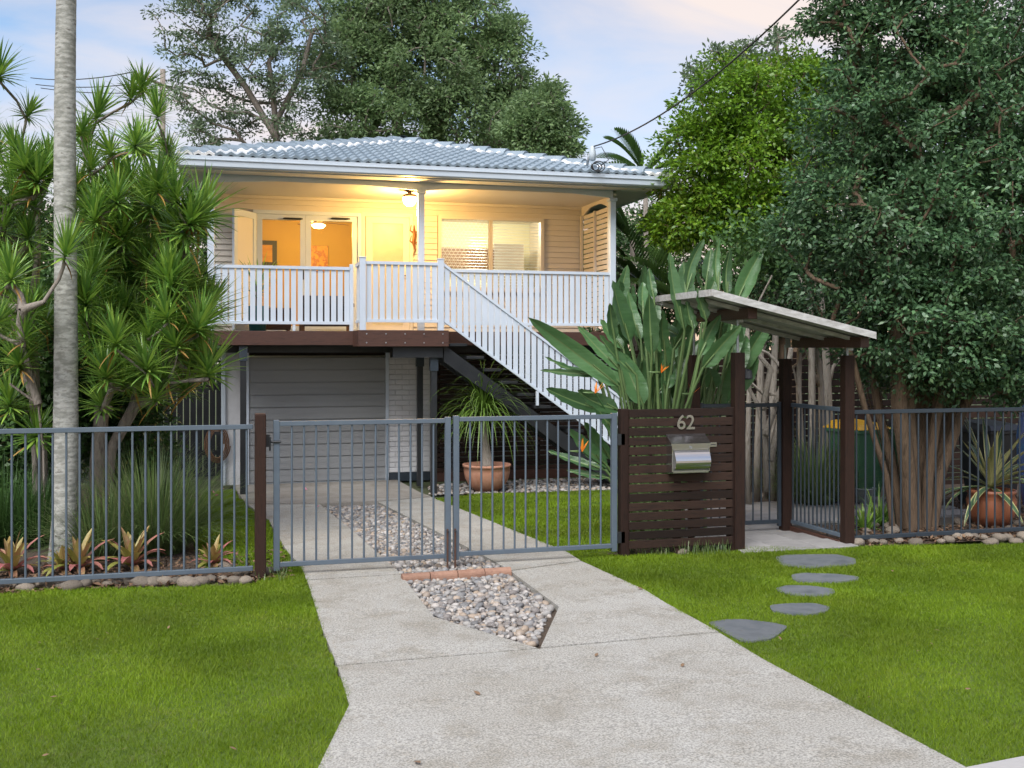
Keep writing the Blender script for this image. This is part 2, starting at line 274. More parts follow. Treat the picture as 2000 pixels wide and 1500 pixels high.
class MB:
    def __init__(s): s.v = []; s.f = []; s.m = []; s.k = 0
    def add(s, vs, fs):
        n = len(s.v); s.v += [tuple(v) for v in vs]; s.f += [tuple(i + n for i in f) for f in fs]; s.m += [s.k] * len(fs); return s
    def box(s, a, b, ch=0.0, T=None):
        """box from corner a to corner b, edges chamfered by ch, T an optional matrix"""
        x0, y0, z0 = (min(a[i], b[i]) for i in range(3)); x1, y1, z1 = (max(a[i], b[i]) for i in range(3))
        if not ch:
            vs = [(x0, y0, z0), (x1, y0, z0), (x1, y1, z0), (x0, y1, z0), (x0, y0, z1), (x1, y0, z1), (x1, y1, z1), (x0, y1, z1)]; fs = BOXF
        else:
            bm = bmesh.new(); bb = [bm.verts.new(v) for v in [(x0, y0, z0), (x1, y0, z0), (x1, y1, z0), (x0, y1, z0), (x0, y0, z1), (x1, y0, z1), (x1, y1, z1), (x0, y1, z1)]]
            for f in BOXF: bm.faces.new([bb[i] for i in f])
            bmesh.ops.bevel(bm, geom=bm.edges[:], offset=ch, segments=1, affect='EDGES'); bm.verts.index_update()
            vs = [v.co.copy() for v in bm.verts]; fs = [[v.index for v in f.verts] for f in bm.faces]; bm.free()
        if T is not None: vs = [T @ Vector(v) for v in vs]
        return s.add(vs, fs)
    def tube(s, pts, rads, n=8, cap=True, squash=1):
        pts = [Vector(p) for p in pts]
        if not hasattr(rads, '__len__'): rads = [rads] * len(pts)
        vs, fs = [], []; ref = None
        for i, p in enumerate(pts):
            d = (pts[min(i + 1, len(pts) - 1)] - pts[max(i - 1, 0)]).normalized()
            if ref is None: ref = d.orthogonal().normalized()
            a = (ref - d * ref.dot(d)).normalized() if (ref - d * ref.dot(d)).length > 1e-5 else d.orthogonal().normalized()
            ref = a; b = d.cross(a)
            for k in range(n):
                g = 2 * math.pi * k / n; vs.append(p + (a * math.cos(g) + b * math.sin(g) * squash) * rads[i])
        for i in range(len(pts) - 1):
            for k in range(n): fs.append((i * n + k, i * n + (k + 1) % n, (i + 1) * n + (k + 1) % n, (i + 1) * n + k))
        if cap: fs.append(tuple(range(n - 1, -1, -1))); fs.append(tuple((len(pts) - 1) * n + k for k in range(n)))
        return s.add(vs, fs)
    def lathe(s, prof, c, n=32):
        vs, fs = [], []
        for r, z in prof:
            for k in range(n): g = 2 * math.pi * k / n; vs.append((c[0] + r * math.cos(g), c[1] + r * math.sin(g), c[2] + z))
        for i in range(len(prof) - 1):
            for k in range(n): fs.append((i * n + k, i * n + (k + 1) % n, (i + 1) * n + (k + 1) % n, (i + 1) * n + k))
        return s.add(vs, fs)
    def prism(s, poly, d):
        """planar polygon (3D points) extruded by vector d"""
        n = len(poly); p = [Vector(q) for q in poly]; d = Vector(d)
        return s.add(p + [q + d for q in p], [tuple(range(n - 1, -1, -1)), tuple(range(n, 2 * n))] + [(i, (i + 1) % n, n + (i + 1) % n, n + i) for i in range(n)])
    def strap(s, p, d, L, w, droop, segs=5, wp=None, fold=.0, side=None):
        """long leaf: starts at p along d, bends down; wp = width profile"""
        p = Vector(p); d = Vector(d).normalized(); vs = []; fs = []
        sd = side or d.cross(Vector((0, 0, 1)))
        if sd.length < .05: sd = Vector((random.uniform(-1, 1), random.uniform(-1, 1), 0))
        sd = sd.normalized(); wp = wp or [.55, .9, 1, .85, .55, .03]
        for i in range(segs + 1):
            q = i / segs; k = q * (len(wp) - 1); a = int(min(k, len(wp) - 2)); ww = w * .5 * (wp[a] * (1 - k + a) + wp[a + 1] * (k - a))
            nn = sd.cross(d)
            if fold: vs += [p - sd * ww + nn * ww * fold, p.copy(), p + sd * ww + nn * ww * fold]
            else: vs += [p - sd * ww, p + sd * ww]
            p = p + d * (L / segs); d = (d + Vector((0, 0, -1)) * droop * (q + .25)).normalized()
        c = 3 if fold else 2
        for i in range(segs):
            for j in range(c - 1): fs.append((i * c + j, i * c + j + 1, (i + 1) * c + j + 1, (i + 1) * c + j))
        return s.add(vs, fs)
    def mesh(s, name, mats, smooth=False):
        me = bpy.data.meshes.new(name); me.from_pydata(s.v, [], s.f)
        for m in (mats if isinstance(mats, (list, tuple)) else [mats]): me.materials.append(MT[m])
        if any(s.m): me.polygons.foreach_set('material_index', s.m)
        if smooth: me.polygons.foreach_set('use_smooth', [True] * len(s.f))
        me.update(); return me
    def build(s, name, mats, parent=None, smooth=False, normals=True):
        me = s.mesh(name, mats, smooth)
        if normals:
            bm = bmesh.new(); bm.from_mesh(me); bmesh.ops.recalc_face_normals(bm, faces=bm.faces[:]); bm.to_mesh(me); bm.free()
        return ob(name, me, parent)
def bx(name, a, b, mat, parent=None, ch=0.0): return MB().box(a, b, ch).build(name, mat, parent, normals=False)
def piece(size, mat, ch=0.0, name='piece'):
    """a centred box mesh to be shared by many alike pieces"""
    h = [x / 2 for x in size]; return MB().box([-x for x in h], h, ch).mesh(name, mat)

def np_mesh(name, V, F, mat):
    """mesh from numpy: V (n,3), F (m,k)"""
    me = bpy.data.meshes.new(name); k = F.shape[1]
    me.vertices.add(len(V)); me.vertices.foreach_set('co', V.astype(np.float32).ravel())
    me.loops.add(F.size); me.loops.foreach_set('vertex_index', F.astype(np.int32).ravel())
    me.polygons.add(len(F)); me.polygons.foreach_set('loop_start', np.arange(0, F.size, k, dtype=np.int32))
    for m in (mat if isinstance(mat, (list, tuple)) else [mat]): me.materials.append(MT[m])
    me.update(calc_edges=True); return me
def leaf_cloud(rng, P, D, Nn, L, W, fold=.25):
    """one folded diamond leaf per row"""
    D = D / np.linalg.norm(D, axis=1, keepdims=True); S = np.cross(D, Nn); S /= np.linalg.norm(S, axis=1, keepdims=True) + 1e-9
    N2 = np.cross(S, D); n = len(P); L = L[:, None]; W = W[:, None]
    V = np.empty((n, 4, 3)); V[:, 0] = P; V[:, 1] = P + D * L * .45 - S * W * .5 + N2 * W * fold; V[:, 2] = P + D * L; V[:, 3] = P + D * L * .45 + S * W * .5 + N2 * W * fold
    return V.reshape(-1, 3), np.arange(4 * n).reshape(-1, 4)
def inside(poly, x, y):
    r = np.zeros(len(x), bool); n = len(poly)
    for i in range(n):
        x1, y1 = poly[i][:2]; x2, y2 = poly[(i + 1) % n][:2]
        if y1 == y2: continue
        c = ((y1 > y) != (y2 > y)) & (x < (x2 - x1) * (y - y1) / (y2 - y1) + x1); r ^= c
    return r
def sheet(name, outline, mat, dz, thick=0.0, holes=(), parent=None, step=.6):
    """ground-hugging sheet with the given XY outline; follows the slope G, edge skirt of depth thick"""
    bm = bmesh.new(); ed = []
    for loop in [outline] + list(holes):
        vs = [bm.verts.new((p[0], p[1], 0)) for p in loop]
        ed += [bm.edges.new((vs[i], vs[(i + 1) % len(vs)])) for i in range(len(vs))]
    bmesh.ops.triangle_fill(bm, use_beauty=True, use_dissolve=False, edges=ed)
    ys = [p[1] for p in outline]
    for k in range(int(min(ys) / step) - 1, int(max(ys) / step) + 2):
        y = k * step
        if min(ys) < y < max(ys) and y < 17: bmesh.ops.bisect_plane(bm, geom=bm.verts[:] + bm.edges[:] + bm.faces[:], plane_co=(0, y, 0), plane_no=(0, 1, 0))
    bmesh.ops.recalc_face_normals(bm, faces=bm.faces[:])
    for f in bm.faces:
        if f.normal.z < 0: f.normal_flip()
    for v in bm.verts: v.co.z = G(v.co.y) + dz
    if thick:
        be = [e for e in bm.edges if len(e.link_faces) == 1]
        r = bmesh.ops.extrude_edge_only(bm, edges=be)
        for v in r['geom']:
            if isinstance(v, bmesh.types.BMVert): v.co.z -= thick
        bmesh.ops.recalc_face_normals(bm, faces=bm.faces[:])
    me = bpy.data.meshes.new(name); bm.to_mesh(me); bm.free(); me.materials.append(MT[mat])
    return ob(name, me, parent)

# ---- skeleton and foliage
def skeleton(stems, targets, seed, wig=.06, r0=.1, rmin=.006, expo=.45):
    """stems: list of point chains; targets joined to the nearest lower node. returns list of (p,q,rp,rq)"""
    rnd = random.Random(seed); P = []; par = []
    for ch in stems:
        prev = -1
        for q in ch: P.append(Vector(q)); par.append(prev); prev = len(P) - 1
    base = len(P)
    tg = sorted([Vector(t) for t in targets], key=lambda t: min((t - p).length for p in P[:base]))
    arr = np.array([tuple(p) for p in P])
    ends = []
    for t in tg:
        d = np.linalg.norm(arr - np.array(t), axis=1) + np.maximum(0, arr[:, 2] - t.z) * 1.5
        i = int(np.argmin(d)); a = P[i]; n = max(2, int((t - a).length / .35)); n = min(n, 6); prev = i; new = []
        for k in range(1, n + 1):
            q = a.lerp(t, k / n)
            if k < n: L = (t - a).length; q += Vector((rnd.uniform(-1, 1), rnd.uniform(-1, 1), rnd.uniform(-.6, 1))) * wig * L
            P.append(q); par.append(prev); prev = len(P) - 1; new.append(tuple(q))
        arr = np.vstack([arr, np.array(new)]); ends.append(prev)
    cnt = [0] * len(P)
    for e in ends:
        k = e
        while k >= 0: cnt[k] += 1; k = par[k]
    tot = max(max(cnt), 1); rad = [max(rmin, r0 * (max(c, .6) / tot) ** expo) for c in cnt]
    return [(P[par[i]], P[i], min(rad[par[i]], rad[i] * 1.6) if i >= base else rad[par[i]], rad[i]) for i in range(len(P)) if par[i] >= 0]
def limb_mesh(mb, segs, n=6):
    for a, b, ra, rb in segs:
        if (b - a).length > 1e-4: mb.tube([a, b + (b - a).normalized() * rb * .3], [ra, rb], n if ra > .02 else 4, cap=False)
    return mb
def tree(name, label, cat, stems, lobes, seed, nclus, nleaf, ll, lw, leaf, bark, r0, cr, group=None, up=.35, hollow=.5, rmin=.006, crown='crown', gapbias=0):
    """lobes: (centre, radius xyz). returns the thing"""
    rnd = random.Random(seed); rng = np.random.default_rng(seed)
    t = thing(name, label, cat, stems[0][0], group)
    wts = [(r[0] * r[1] * r[2]) ** (2 / 3) for c, r in lobes]; tg = []; nd = []
    for _ in range(nclus):
        c, r = rnd.choices(lobes, wts)[0]
        v = Vector((rnd.gauss(0, 1), rnd.gauss(0, 1), rnd.gauss(0, 1))).normalized(); q = hollow + (1.04 - hollow) * rnd.random() ** .6
        tg.append(Vector(c) + Vector((v.x * r[0], v.y * r[1], v.z * r[2])) * q); nd.append(v)
    seg = skeleton(stems, [Vector(c) for c, r in lobes] + tg, seed, r0=r0, rmin=rmin)
    limb_mesh(MB(), seg).build('trunk', bark, t, smooth=True, normals=False) if False else None
    mb = limb_mesh(MB(), seg); ob('trunk', mb.mesh('trunk', bark, True), t)
    n = nclus * nleaf; cc = np.repeat(np.array([tuple(x) for x in tg]), nleaf, 0); cn = np.repeat(np.array([tuple(x) for x in nd]), nleaf, 0)
    sz = np.repeat(rng.uniform(.6, 1.25, nclus), nleaf)[:, None] * cr
    off = rng.normal(0, 1, (n, 3)); off /= np.linalg.norm(off, axis=1, keepdims=True); off *= rng.random((n, 1)) ** .5 * sz * np.array([1.1, 1.1, .72])
    D = off / (sz + 1e-6) + cn * .4 + rng.normal(0, .5, (n, 3)); D[:, 2] -= .15
    N = rng.normal(0, .55, (n, 3)); N[:, 2] += up + .35; N += cn * .5
    V, F = leaf_cloud(rng, cc + off, D, N, ll * rng.uniform(.6, 1.25, n), lw * rng.uniform(.7, 1.2, n))
    ob(crown, np_mesh(crown, V, F, leaf), t)
    return t

# ================================================================ ground, driveway, lawns
def gl(pts): return [gp(*p) for p in pts]
def rough(poly, step=.11, amp=.024, seed=1):
    """an outline with the small irregularities of a lawn edge"""
    rnd = random.Random(seed); out = []
    for i, a in enumerate(poly):
        b = poly[(i + 1) % len(poly)]; a, b = Vector(a[:2]), Vector(b[:2]); n = min(60, max(1, int((b - a).length / step)))
        for k in range(n): p = a.lerp(b, k / n); out.append((p.x + rnd.uniform(-amp, amp), p.y + rnd.uniform(-amp, amp)))
    return out
def smooth_loop(poly, it=2):
    for _ in range(it): poly = [q for i in range(len(poly)) for q in (poly[i].lerp(poly[(i + 1) % len(poly)], .13), poly[i].lerp(poly[(i + 1) % len(poly)], .87))]
    return poly
def stone_mesh(name, mat, seed, seg=8, ring=4, rough=.16):
    rnd = random.Random(seed); vs = [(0, 0, -1)]; fs = []
    for i in range(1, ring):
        a = math.pi * i / ring - math.pi / 2
        for k in range(seg):
            g = 2 * math.pi * (k + .5 * (i % 2)) / seg; q = 1 + rnd.uniform(-rough, rough)
            vs.append((math.cos(a) * math.cos(g) * q, math.cos(a) * math.sin(g) * q, math.sin(a) * (1 + rnd.uniform(-rough, rough) * .6)))
    vs.append((0, 0, 1)); T = len(vs) - 1
    for k in range(seg): fs += [(0, 1 + (k + 1) % seg, 1 + k), (T, T - seg + k, T - seg + (k + 1) % seg)]
    for i in range(ring - 2):
        for k in range(seg):
            a, b = 1 + i * seg + k, 1 + i * seg + (k + 1) % seg; fs.append((a, b, b + seg, a + seg))
    me = bpy.data.meshes.new(name); me.from_pydata(vs, [], fs); me.materials.append(MT[mat]); me.polygons.foreach_set('use_smooth', [True] * len(fs)); me.update(); return me
struct(sheet('ground', [(-400, -40), (400, -40), (400, 900), (-400, 900)], 'ground', -.055))
L_FL = gl([(588, 1108), (604, 1146), (630, 1230), (660, 1302), (682, 1378), (621, 1502), (540, 1690), (-400, 1690), (-400, 1158), (0, 1153), (495, 1139), (560, 1112)])
L_FR = gl([(1108, 1081), (1142, 1097), (1260, 1155), (1300, 1180), (1406, 1238), (1492, 1290), (1702, 1402), (1874, 1493), (1890, 1497), (2010, 1474), (2400, 1410), (2400, 1058), (2000, 1060), (1670, 1066), (1640, 1070), (1450, 1069), (1220, 1084), (1150, 1079)])
L_IL = gl([(396, 962), (457, 954), (482, 988), (524, 1018), (559, 1077), (586, 1107), (520, 1112), (400, 1112), (372, 1040)])
L_IR = gl([(846, 973), (990, 1032), (1108, 1079), (1200, 1075), (1240, 1064), (1240, 955), (1180, 957), (950, 963)])
L_FL, L_FR, L_IL, L_IR = (rough(p, seed=i) for i, p in enumerate((L_FL, L_FR, L_IL, L_IR)))
for nm, poly in (('front_lawn', L_FL), ('front_lawn', L_FR), ('inner_lawn', L_IL), ('inner_lawn', L_IR)): struct(sheet(nm, poly, 'lawn', -.012, .05))
ST_ = [([(610, 250), (680, 238), (950, 235), (1060, 260), (1062, 290), (900, 308), (780, 312), (640, 295)], 'large slate stepping stone nearest the paved entry'),
       ([(700, 350), (760, 340), (950, 345), (1075, 360), (1080, 375), (980, 388), (760, 390), (710, 378)], 'slate stepping stone second from the paved entry'),
       ([(615, 425), (680, 408), (820, 412), (940, 430), (945, 455), (870, 470), (720, 465), (630, 445)], 'slate stepping stone in the middle of the five'),
       ([(580, 520), (680, 510), (830, 508), (920, 530), (900, 555), (800, 572), (680, 568), (590, 548)], 'slate stepping stone second from the driveway'),
       ([(228, 617), (330, 600), (430, 598), (600, 618), (686, 638), (600, 705), (480, 722), (412, 718)], 'large angular slate stepping stone touching the driveway')]
def stone_loop(pl): return smooth_loop(gl([(1300 + x / 2.857, 1000 + y / 2.857) for x, y in pl]))
rng = np.random.default_rng(4)
def shrink(poly, k):
    cx = sum(p[0] for p in poly) / len(poly); cy = sum(p[1] for p in poly) / len(poly); return [(cx + (p[0] - cx) * k, cy + (p[1] - cy) * k) for p in poly]
def blades(polys, keep_off=()):
    VV = []
    for poly, dens, hgt, wid in polys:
        xs = [p[0] for p in poly]; ys = [p[1] for p in poly]; n = int((max(xs) - min(xs)) * (max(ys) - min(ys)) * dens)
        x = rng.uniform(min(xs), max(xs), n); y = rng.uniform(min(ys), max(ys), n)
        # thin out with distance and drop what lies far off the frame
        k = inside(poly, x, y); x, y = x[k], y[k]
        u = (x * CT - y * ST) / (x * ST + y * CT + 1e-6); d = x * ST + y * CT
        k = (np.abs(u) < .85) & (d > 2.2) & (rng.random(len(x)) < np.clip(7.5 / d, .35, 1)); x, y, d = x[k], y[k], d[k]
        for q in keep_off: k = ~inside(q, x, y); x, y, d = x[k], y[k], d[k]
        n = len(x); z = np.array([G(v) for v in y]) - .014
        a = rng.uniform(0, 6.283, n); h = hgt * rng.uniform(.55, 1.25, n) * (.8 + .4 * np.sin(x * 2.1 + 1.3 * np.sin(y * 1.7)) ** 2); wd = wid * rng.uniform(.7, 1.3, n) * np.clip(d / 6, .8, 1.8)
        ln = rng.normal(0, .55, (n, 2)) * h[:, None]
        V = np.empty((n, 3, 3)); ca, sa = np.cos(a) * wd / 2, np.sin(a) * wd / 2
        V[:, 0] = np.stack([x - ca, y - sa, z], 1); V[:, 1] = np.stack([x + ca, y + sa, z], 1); V[:, 2] = np.stack([x + ln[:, 0], y + ln[:, 1], z + h], 1)
        VV.append(V.reshape(-1, 3))
    V = np.concatenate(VV); return V, np.arange(len(V)).reshape(-1, 3)
STEP_OFF = [shrink(stone_loop(q), .91) for q, lb in ST_]
V, F = blades([(L_FL, 17000, .026, .0038), (L_FR, 17000, .026, .0038), (L_IL, 7000, .028, .006), (L_IR, 7000, .028, .006)], STEP_OFF)
g = stuff(ob('grass', np_mesh('grass', V, F, 'grass'))); g['label'] = 'short bright green lawn grass either side of the driveway'
# longer tufts along the timber screen and edges
mb = MB(); random.seed(8)
for _ in range(420):
    p = gp(random.uniform(1215, 1425), random.uniform(1066, 1084)); mb.strap(p, (random.uniform(-1, 1), random.uniform(-1, 1), 2.2), random.uniform(.05, .15), .006, .35, 3)
for _ in range(60):
    p = gp(random.uniform(500, 560), random.uniform(1110, 1135)); mb.strap(p, (random.uniform(-1, 1), random.uniform(-1, 1), 1.6), random.uniform(.05, .14), .006, .35, 3)
o = stuff(ob('grass_fringe', mb.mesh('grass_fringe', 'tuft'))); o['label'] = 'longer grass fringe at the foot of the letterbox screen'

drive = struct(sheet('driveway', gl([(455, 950), (771, 936), (1011, 1042), (1106, 1079), (1260, 1154), (1405, 1236), (1874, 1492), (2150, 1645), (540, 1690), (621, 1500), (682, 1376), (660, 1301), (604, 1145), (560, 1077)]), 'joint', -.045))
SL = [[(660, 1301), (1053, 1267), (1405, 1235.5), (1492, 1288), (1702, 1400), (1874, 1491), (2150, 1642), (540, 1685), (621, 1500), (682, 1376)],
      [(600, 1133.5), (783, 1122), (847, 1204.5), (1050, 1265.5), (659, 1299), (630, 1229), (604, 1145)],
      [(483, 985), (625, 985), (693, 1040), (782, 1120.5), (599, 1131.8), (588, 1106), (560, 1075), (525, 1016)],
      [(997, 1115.5), (1136, 1095.8), (1260, 1152), (1300, 1177), (1403, 1233), (1056, 1264), (1092, 1185)],
      [(738, 980), (843, 971), (989, 1030), (1106, 1077), (1134, 1094.5), (996, 1113.8), (857.5, 1040)]]
for pl in SL: sheet('concrete_slab', gl(pl), 'concrete', 0, .07, parent=drive)
a, b = gp(457, 948), gp(771, 935)
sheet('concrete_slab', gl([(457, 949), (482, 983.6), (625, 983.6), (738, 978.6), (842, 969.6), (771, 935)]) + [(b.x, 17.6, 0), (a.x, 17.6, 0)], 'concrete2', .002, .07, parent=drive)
fp = struct(sheet('footpath', gl([(1886, 1501), (2010, 1477), (2400, 1412), (2400, 1700), (2160, 1650)]), 'kerb', .006, .08))

# pebble strip between the wheel tracks
strip = gl([(627, 986), (738, 981), (857.5, 1041), (996, 1114), (1092, 1186), (1053, 1266), (847, 1205), (783, 1124), (693, 1041)])
bed = struct(sheet('pebble_bed', strip, 'soil', -.040))
pm = [stone_mesh('pebble', 'pebble', 30 + i) for i in range(7)]
def scatter(poly, pitch, rnd, s0, s1):
    xs = [p[0] for p in poly]; ys = [p[1] for p in poly]; out = []
    y = min(ys)
    while y < max(ys):
        x = min(xs)
        while x < max(xs):
            q = (x + rnd.uniform(-.5, .5) * pitch, y + rnd.uniform(-.5, .5) * pitch)
            if inside(poly, np.array([q[0]]), np.array([q[1]]))[0]: out.append((q[0], q[1], rnd.uniform(s0, s1)))
            x += pitch
        y += pitch
    return out
rnd = random.Random(5)
strip = [(p.x, p.y) for p in strip]; strip = shrink(strip, .965)
pts = [(x, y, s, .0) for x, y, s in scatter(strip, .036, rnd, .014, .034)] + [(x, y, s, .013) for x, y, s in scatter(strip, .062, rnd, .018, .044)]
pts.sort(key=lambda p: p[1] - p[2] * 40 - p[3] * 60)
def pose(p, rnd):
    x, y, s, lift = p; fl = rnd.uniform(.36, .66); el = rnd.uniform(.55, .95)
    return (x, y, G(y) - .040 + lift + s * fl * .4), (rnd.uniform(-.35, .35), rnd.uniform(-.35, .35), rnd.uniform(0, 6.28)), (s, s * el, s * fl)
for p in pts[:300]:
    l, r, s = pose(p, rnd); ob('pebble', rnd.choice(pm), bed, l, r, s)
def joined_stones(name, pts, mat, parent, rnd, meshes):
    mats = [np.array([v.co[:] for v in m.vertices]) for m in meshes]; fac = [p.vertices[:] for p in meshes[0].polygons]
    v, f = [], []; n0 = 0
    from mathutils import Euler
    for p in pts:
        l, r, s = pose(p, rnd); Mx = np.array(Euler(r).to_matrix()); q = (mats[rnd.randrange(len(mats))] * np.array(s)) @ Mx.T + np.array(l)
        v.append(q); f += [tuple(i + n0 for i in t) for t in fac]; n0 += len(q)
    me = bpy.data.meshes.new(name); me.from_pydata(np.concatenate(v).tolist(), [], f); me.materials.append(MT[mat]); me.polygons.foreach_set('use_smooth', [True] * len(f)); me.update()
    return stuff(ob(name, me, parent))
joined_stones('pebbles', pts[300:], 'pebble', bed, rnd, pm)
# gravel bed along the slat screen under the house
gbed = gl([(842, 964), (950, 961), (1180, 955), (1240, 953), (1240, 930), (1000, 936), (836, 946)])
gb = struct(sheet('gravel_bed', gbed, 'soil', -.02))
joined_stones('gravel', [(x, y, s, .01) for x, y, s in scatter(gbed, .075, rnd, .025, .05)], 'pebble', gb, rnd, pm)
# terracotta edging across the strip
a, b = gp(784, 1131), gp(997, 1117); d = (b - a) / 4
for i in range(4):
    m = MB(); p = a + d * (i + .5); L = d.length * .485; n = 7
    pr = [(math.cos(math.pi * k / n) * .045, math.sin(math.pi * k / n) * .035 + .008) for k in range(n + 1)]
    pr = [(.045, -.05)] + pr + [(-.045, -.05)]
    m.prism([(-L, q[0], q[1]) for q in pr], (2 * L, 0, 0)); me = m.mesh('edging_brick', 'terrae')
    o = ob('edging_brick', me, None, p, (0, 0, math.atan2(d.y, d.x) + rnd.uniform(-.02, .02)))
    tag(o, ['left end', 'second from left', 'third from left', 'right end'][i] + ' terracotta edging piece across the pebble strip', 'edging brick', 'terracotta edging across the pebble strip')
# stepping stones
for pl, lb in ST_: tag(sheet('stepping_stone', stone_loop(pl), 'slate', .002, .05), lb, 'stepping stone', 'slate stepping stones across the lawn')
# fallen leaves on the concrete
lm = MB().strap((-.02, 0, 0), (1, 0, .3), .045, .022, .3, 3, [.1, 1, .8, .05]).mesh('fallen_leaf', 'litter')
for px, py in ((1333, 1300), (932, 1355), (1165, 1280), (1250, 1150), (815, 1490)):
    tag(ob('fallen_leaf', lm, None, gp(px, py, .006), (0, 0, px % 6), (.8 + px % 3 * .2,) * 3), 'small dry brown leaf lying on the concrete driveway', 'leaf', 'dry leaves on the driveway')

rnd = random.Random(77)
for _ in range(26):
    px, py = (rnd.uniform(1250, 1950), rnd.uniform(1090, 1420)) if rnd.random() < .6 else (rnd.uniform(20, 600), rnd.uniform(1160, 1480)); p = gp(px, py, .016)
    if inside(L_FL, np.array([p.x]), np.array([p.y]))[0] or inside(L_FR, np.array([p.x]), np.array([p.y]))[0]:
        tag(ob('fallen_leaf', lm, None, p, (rnd.uniform(-.3, .3), rnd.uniform(-.3, .3), rnd.uniform(0, 6)), (rnd.uniform(.5, .9),) * 3), 'small dry leaf lying in the front lawn grass', 'leaf', 'dry leaves on the lawn')

# ================================================================ paved entry and garden beds
path = struct(sheet('entry_path', gl([(1440, 1068), (1640, 1068), (1655, 1040), (1560, 1012), (1445, 1012)]), 'joint', -.03))
x0, x1 = 4.55, 5.75
for j in range(4):
    for i in range(3):
        w_ = (x1 - x0) / 3; ox = x0 + w_ * i; oy = 8.70 + j * .42
        MB().box((ox + .003, oy + .003, G(oy) - .06), (ox + w_ - .003, oy + .417, G(oy) + .004), .004).build('paver', 'paver', path, normals=False)
court = struct(sheet('courtyard', [(4.75, 10.39), (6.9, 10.39), (7.4, 9.6), (8.4, 9.8), (8.8, 12.4), (4.75, 12.4)], 'joint', -.02))
cm = piece((.594, .194, .05), 'paver', .004, 'paving_board')
for j in range(10):
    for i in range(8):
        ox = 5.06 + i * .6 + (.3 if j % 2 else 0); oy = 10.5 + j * .2
        if ox < 8.6: ob('paving_board', cm, court, (ox, oy, G(oy) - .012))
for nm, poly in (('garden_bed', [(5.85, 8.74), (15, 8.74), (15, 14.5), (5.0, 14.5), (5.0, 12.35), (8.7, 12.35), (8.3, 9.75), (6.95, 9.6), (6.8, 10.3), (5.85, 10.3)]),
                 ('garden_bed', [(-7, 8.72)] + [tuple(gp(480, 1137))[:2], tuple(gp(560, 1113))[:2], tuple(gp(400, 1110))[:2], tuple(gp(372, 1040))[:2], tuple(gp(396, 962))[:2]] + [(-1.2, 17.6), (-7, 17.6)]),
                 ('garden_bed', [(3.2, 9.0), (4.5, 9.0), (4.5, 12.4), (4.2, 14.2), (3.7, 14.2)])):
    struct(sheet(nm, poly, 'soil', -.022))
n = 9000; x = np.concatenate([rng.uniform(5.9, 12, n), rng.uniform(-4.5, .5, 3500)]); y = np.concatenate([8.76 + rng.random(n) ** 1.6 * 3.4, 8.74 + rng.random(3500) ** 2 * 1.5]); n = len(x)
k = ~((x > 4.2) & (x < 8.4) & (y > 9.7)); x, y = x[k], y[k]; n = len(x)
P = np.stack([x, y, np.array([G(v) for v in y]) - .018 + rng.random(n) * .03], 1)
D = rng.normal(0, 1, (n, 3)); D[:, 2] *= .25; Nn = rng.normal(0, .4, (n, 3)); Nn[:, 2] += 1
V, F = leaf_cloud(rng, P, D, Nn, rng.uniform(.03, .08, n), rng.uniform(.012, .035, n))
o = stuff(ob('leaf_litter', np_mesh('leaf_litter', V, F, 'litter'))); o['label'] = 'brown leaf litter and bark chips on the garden beds'
rm = [stone_mesh('garden_rock', 'rock', 60 + i, 10, 5, .17) for i in range(6)]
rnd = random.Random(11)
rk = [(x, rnd.uniform(1143, 1151) - x * .034, rnd.uniform(.04, .085), 0) for x in np.linspace(-40, 480, 24)] + [(520, 1118, .07, 0), (548, 1112, .06, 0), (470, 1118, .08, 0), (440, 1105, .06, 0)]
rk += [(x, rnd.uniform(1046, 1060), rnd.uniform(.035, .075), 1) for x in np.linspace(1675, 2050, 24)] + [(rnd.uniform(1680, 2000), rnd.uniform(1008, 1038), rnd.uniform(.04, .08), 1) for _ in range(12)]
rk += [(x, 966 + rnd.uniform(-4, 4), rnd.uniform(.05, .08), 2) for x in np.linspace(1452, 1600, 9)] + [(1330, 1078, .06, 3), (1352, 1074, .05, 3), (1225, 1072, .07, 3)]
for px, py, s, gi in rk:
    p = gp(px, py, -.01 + s * .25); s *= .95
    tag(ob('garden_rock', rnd.choice(rm), None, p, (rnd.uniform(-.2, .2), rnd.uniform(-.2, .2), rnd.uniform(0, 6)), (s * 1.25, s, s * .68)),
        ['rounded tan rock edging the left garden bed below the fence', 'rounded tan rock in the right garden bed by the fence', 'pale rock edging the far side of the entry courtyard', 'small rock at the foot of the letterbox screen'][gi],
        'rock', ['left bed rocks', 'right bed rocks', 'courtyard rocks', 'screen foot rocks'][gi])

# ================================================================ house
YD, YL, YW, YG, ZD = 16.1, 15.38, 17.6, 17.2, 2.43
XL, XR = -.24, 6.05
house = thing('house', 'raised white weatherboard house with blue grey tiled hip roof and lit verandah', 'house', (3, 17, 0))
# ---- weatherboard wall with openings
op = [(X(500, YW), X(700, YW), ZD, Zt(600, 419, YW)), (X(700, YW) + .115, X(801, YW), ZD, Zt(750, 422, YW)), (X(861, YW), X(1056, YW), Zt(960, 562, YW), Zt(960, 430, YW))]
CEIL = 4.66
wall = bx('wall', (XL - .02, YW + .05, 2.2), (op[0][0], YW + .13, CEIL + .1), 'cream', house)
for k, (a, b, c, d) in enumerate([(op[0][1], op[1][0], 2.2, CEIL), (op[1][1], op[2][0], 2.2, CEIL), (op[2][1], XR + .02, 2.2, CEIL), (op[0][0], op[0][1], op[0][3], CEIL), (op[1][0], op[1][1], op[1][3], CEIL), (op[2][0], op[2][1], op[2][3], CEIL), (op[2][0], op[2][1], 2.2, op[2][2])]):
    bx('wall', (a, YW + .05, c), (b, YW + .13, d), 'cream', house)
pitch = .095
z = ZD; wb = {}
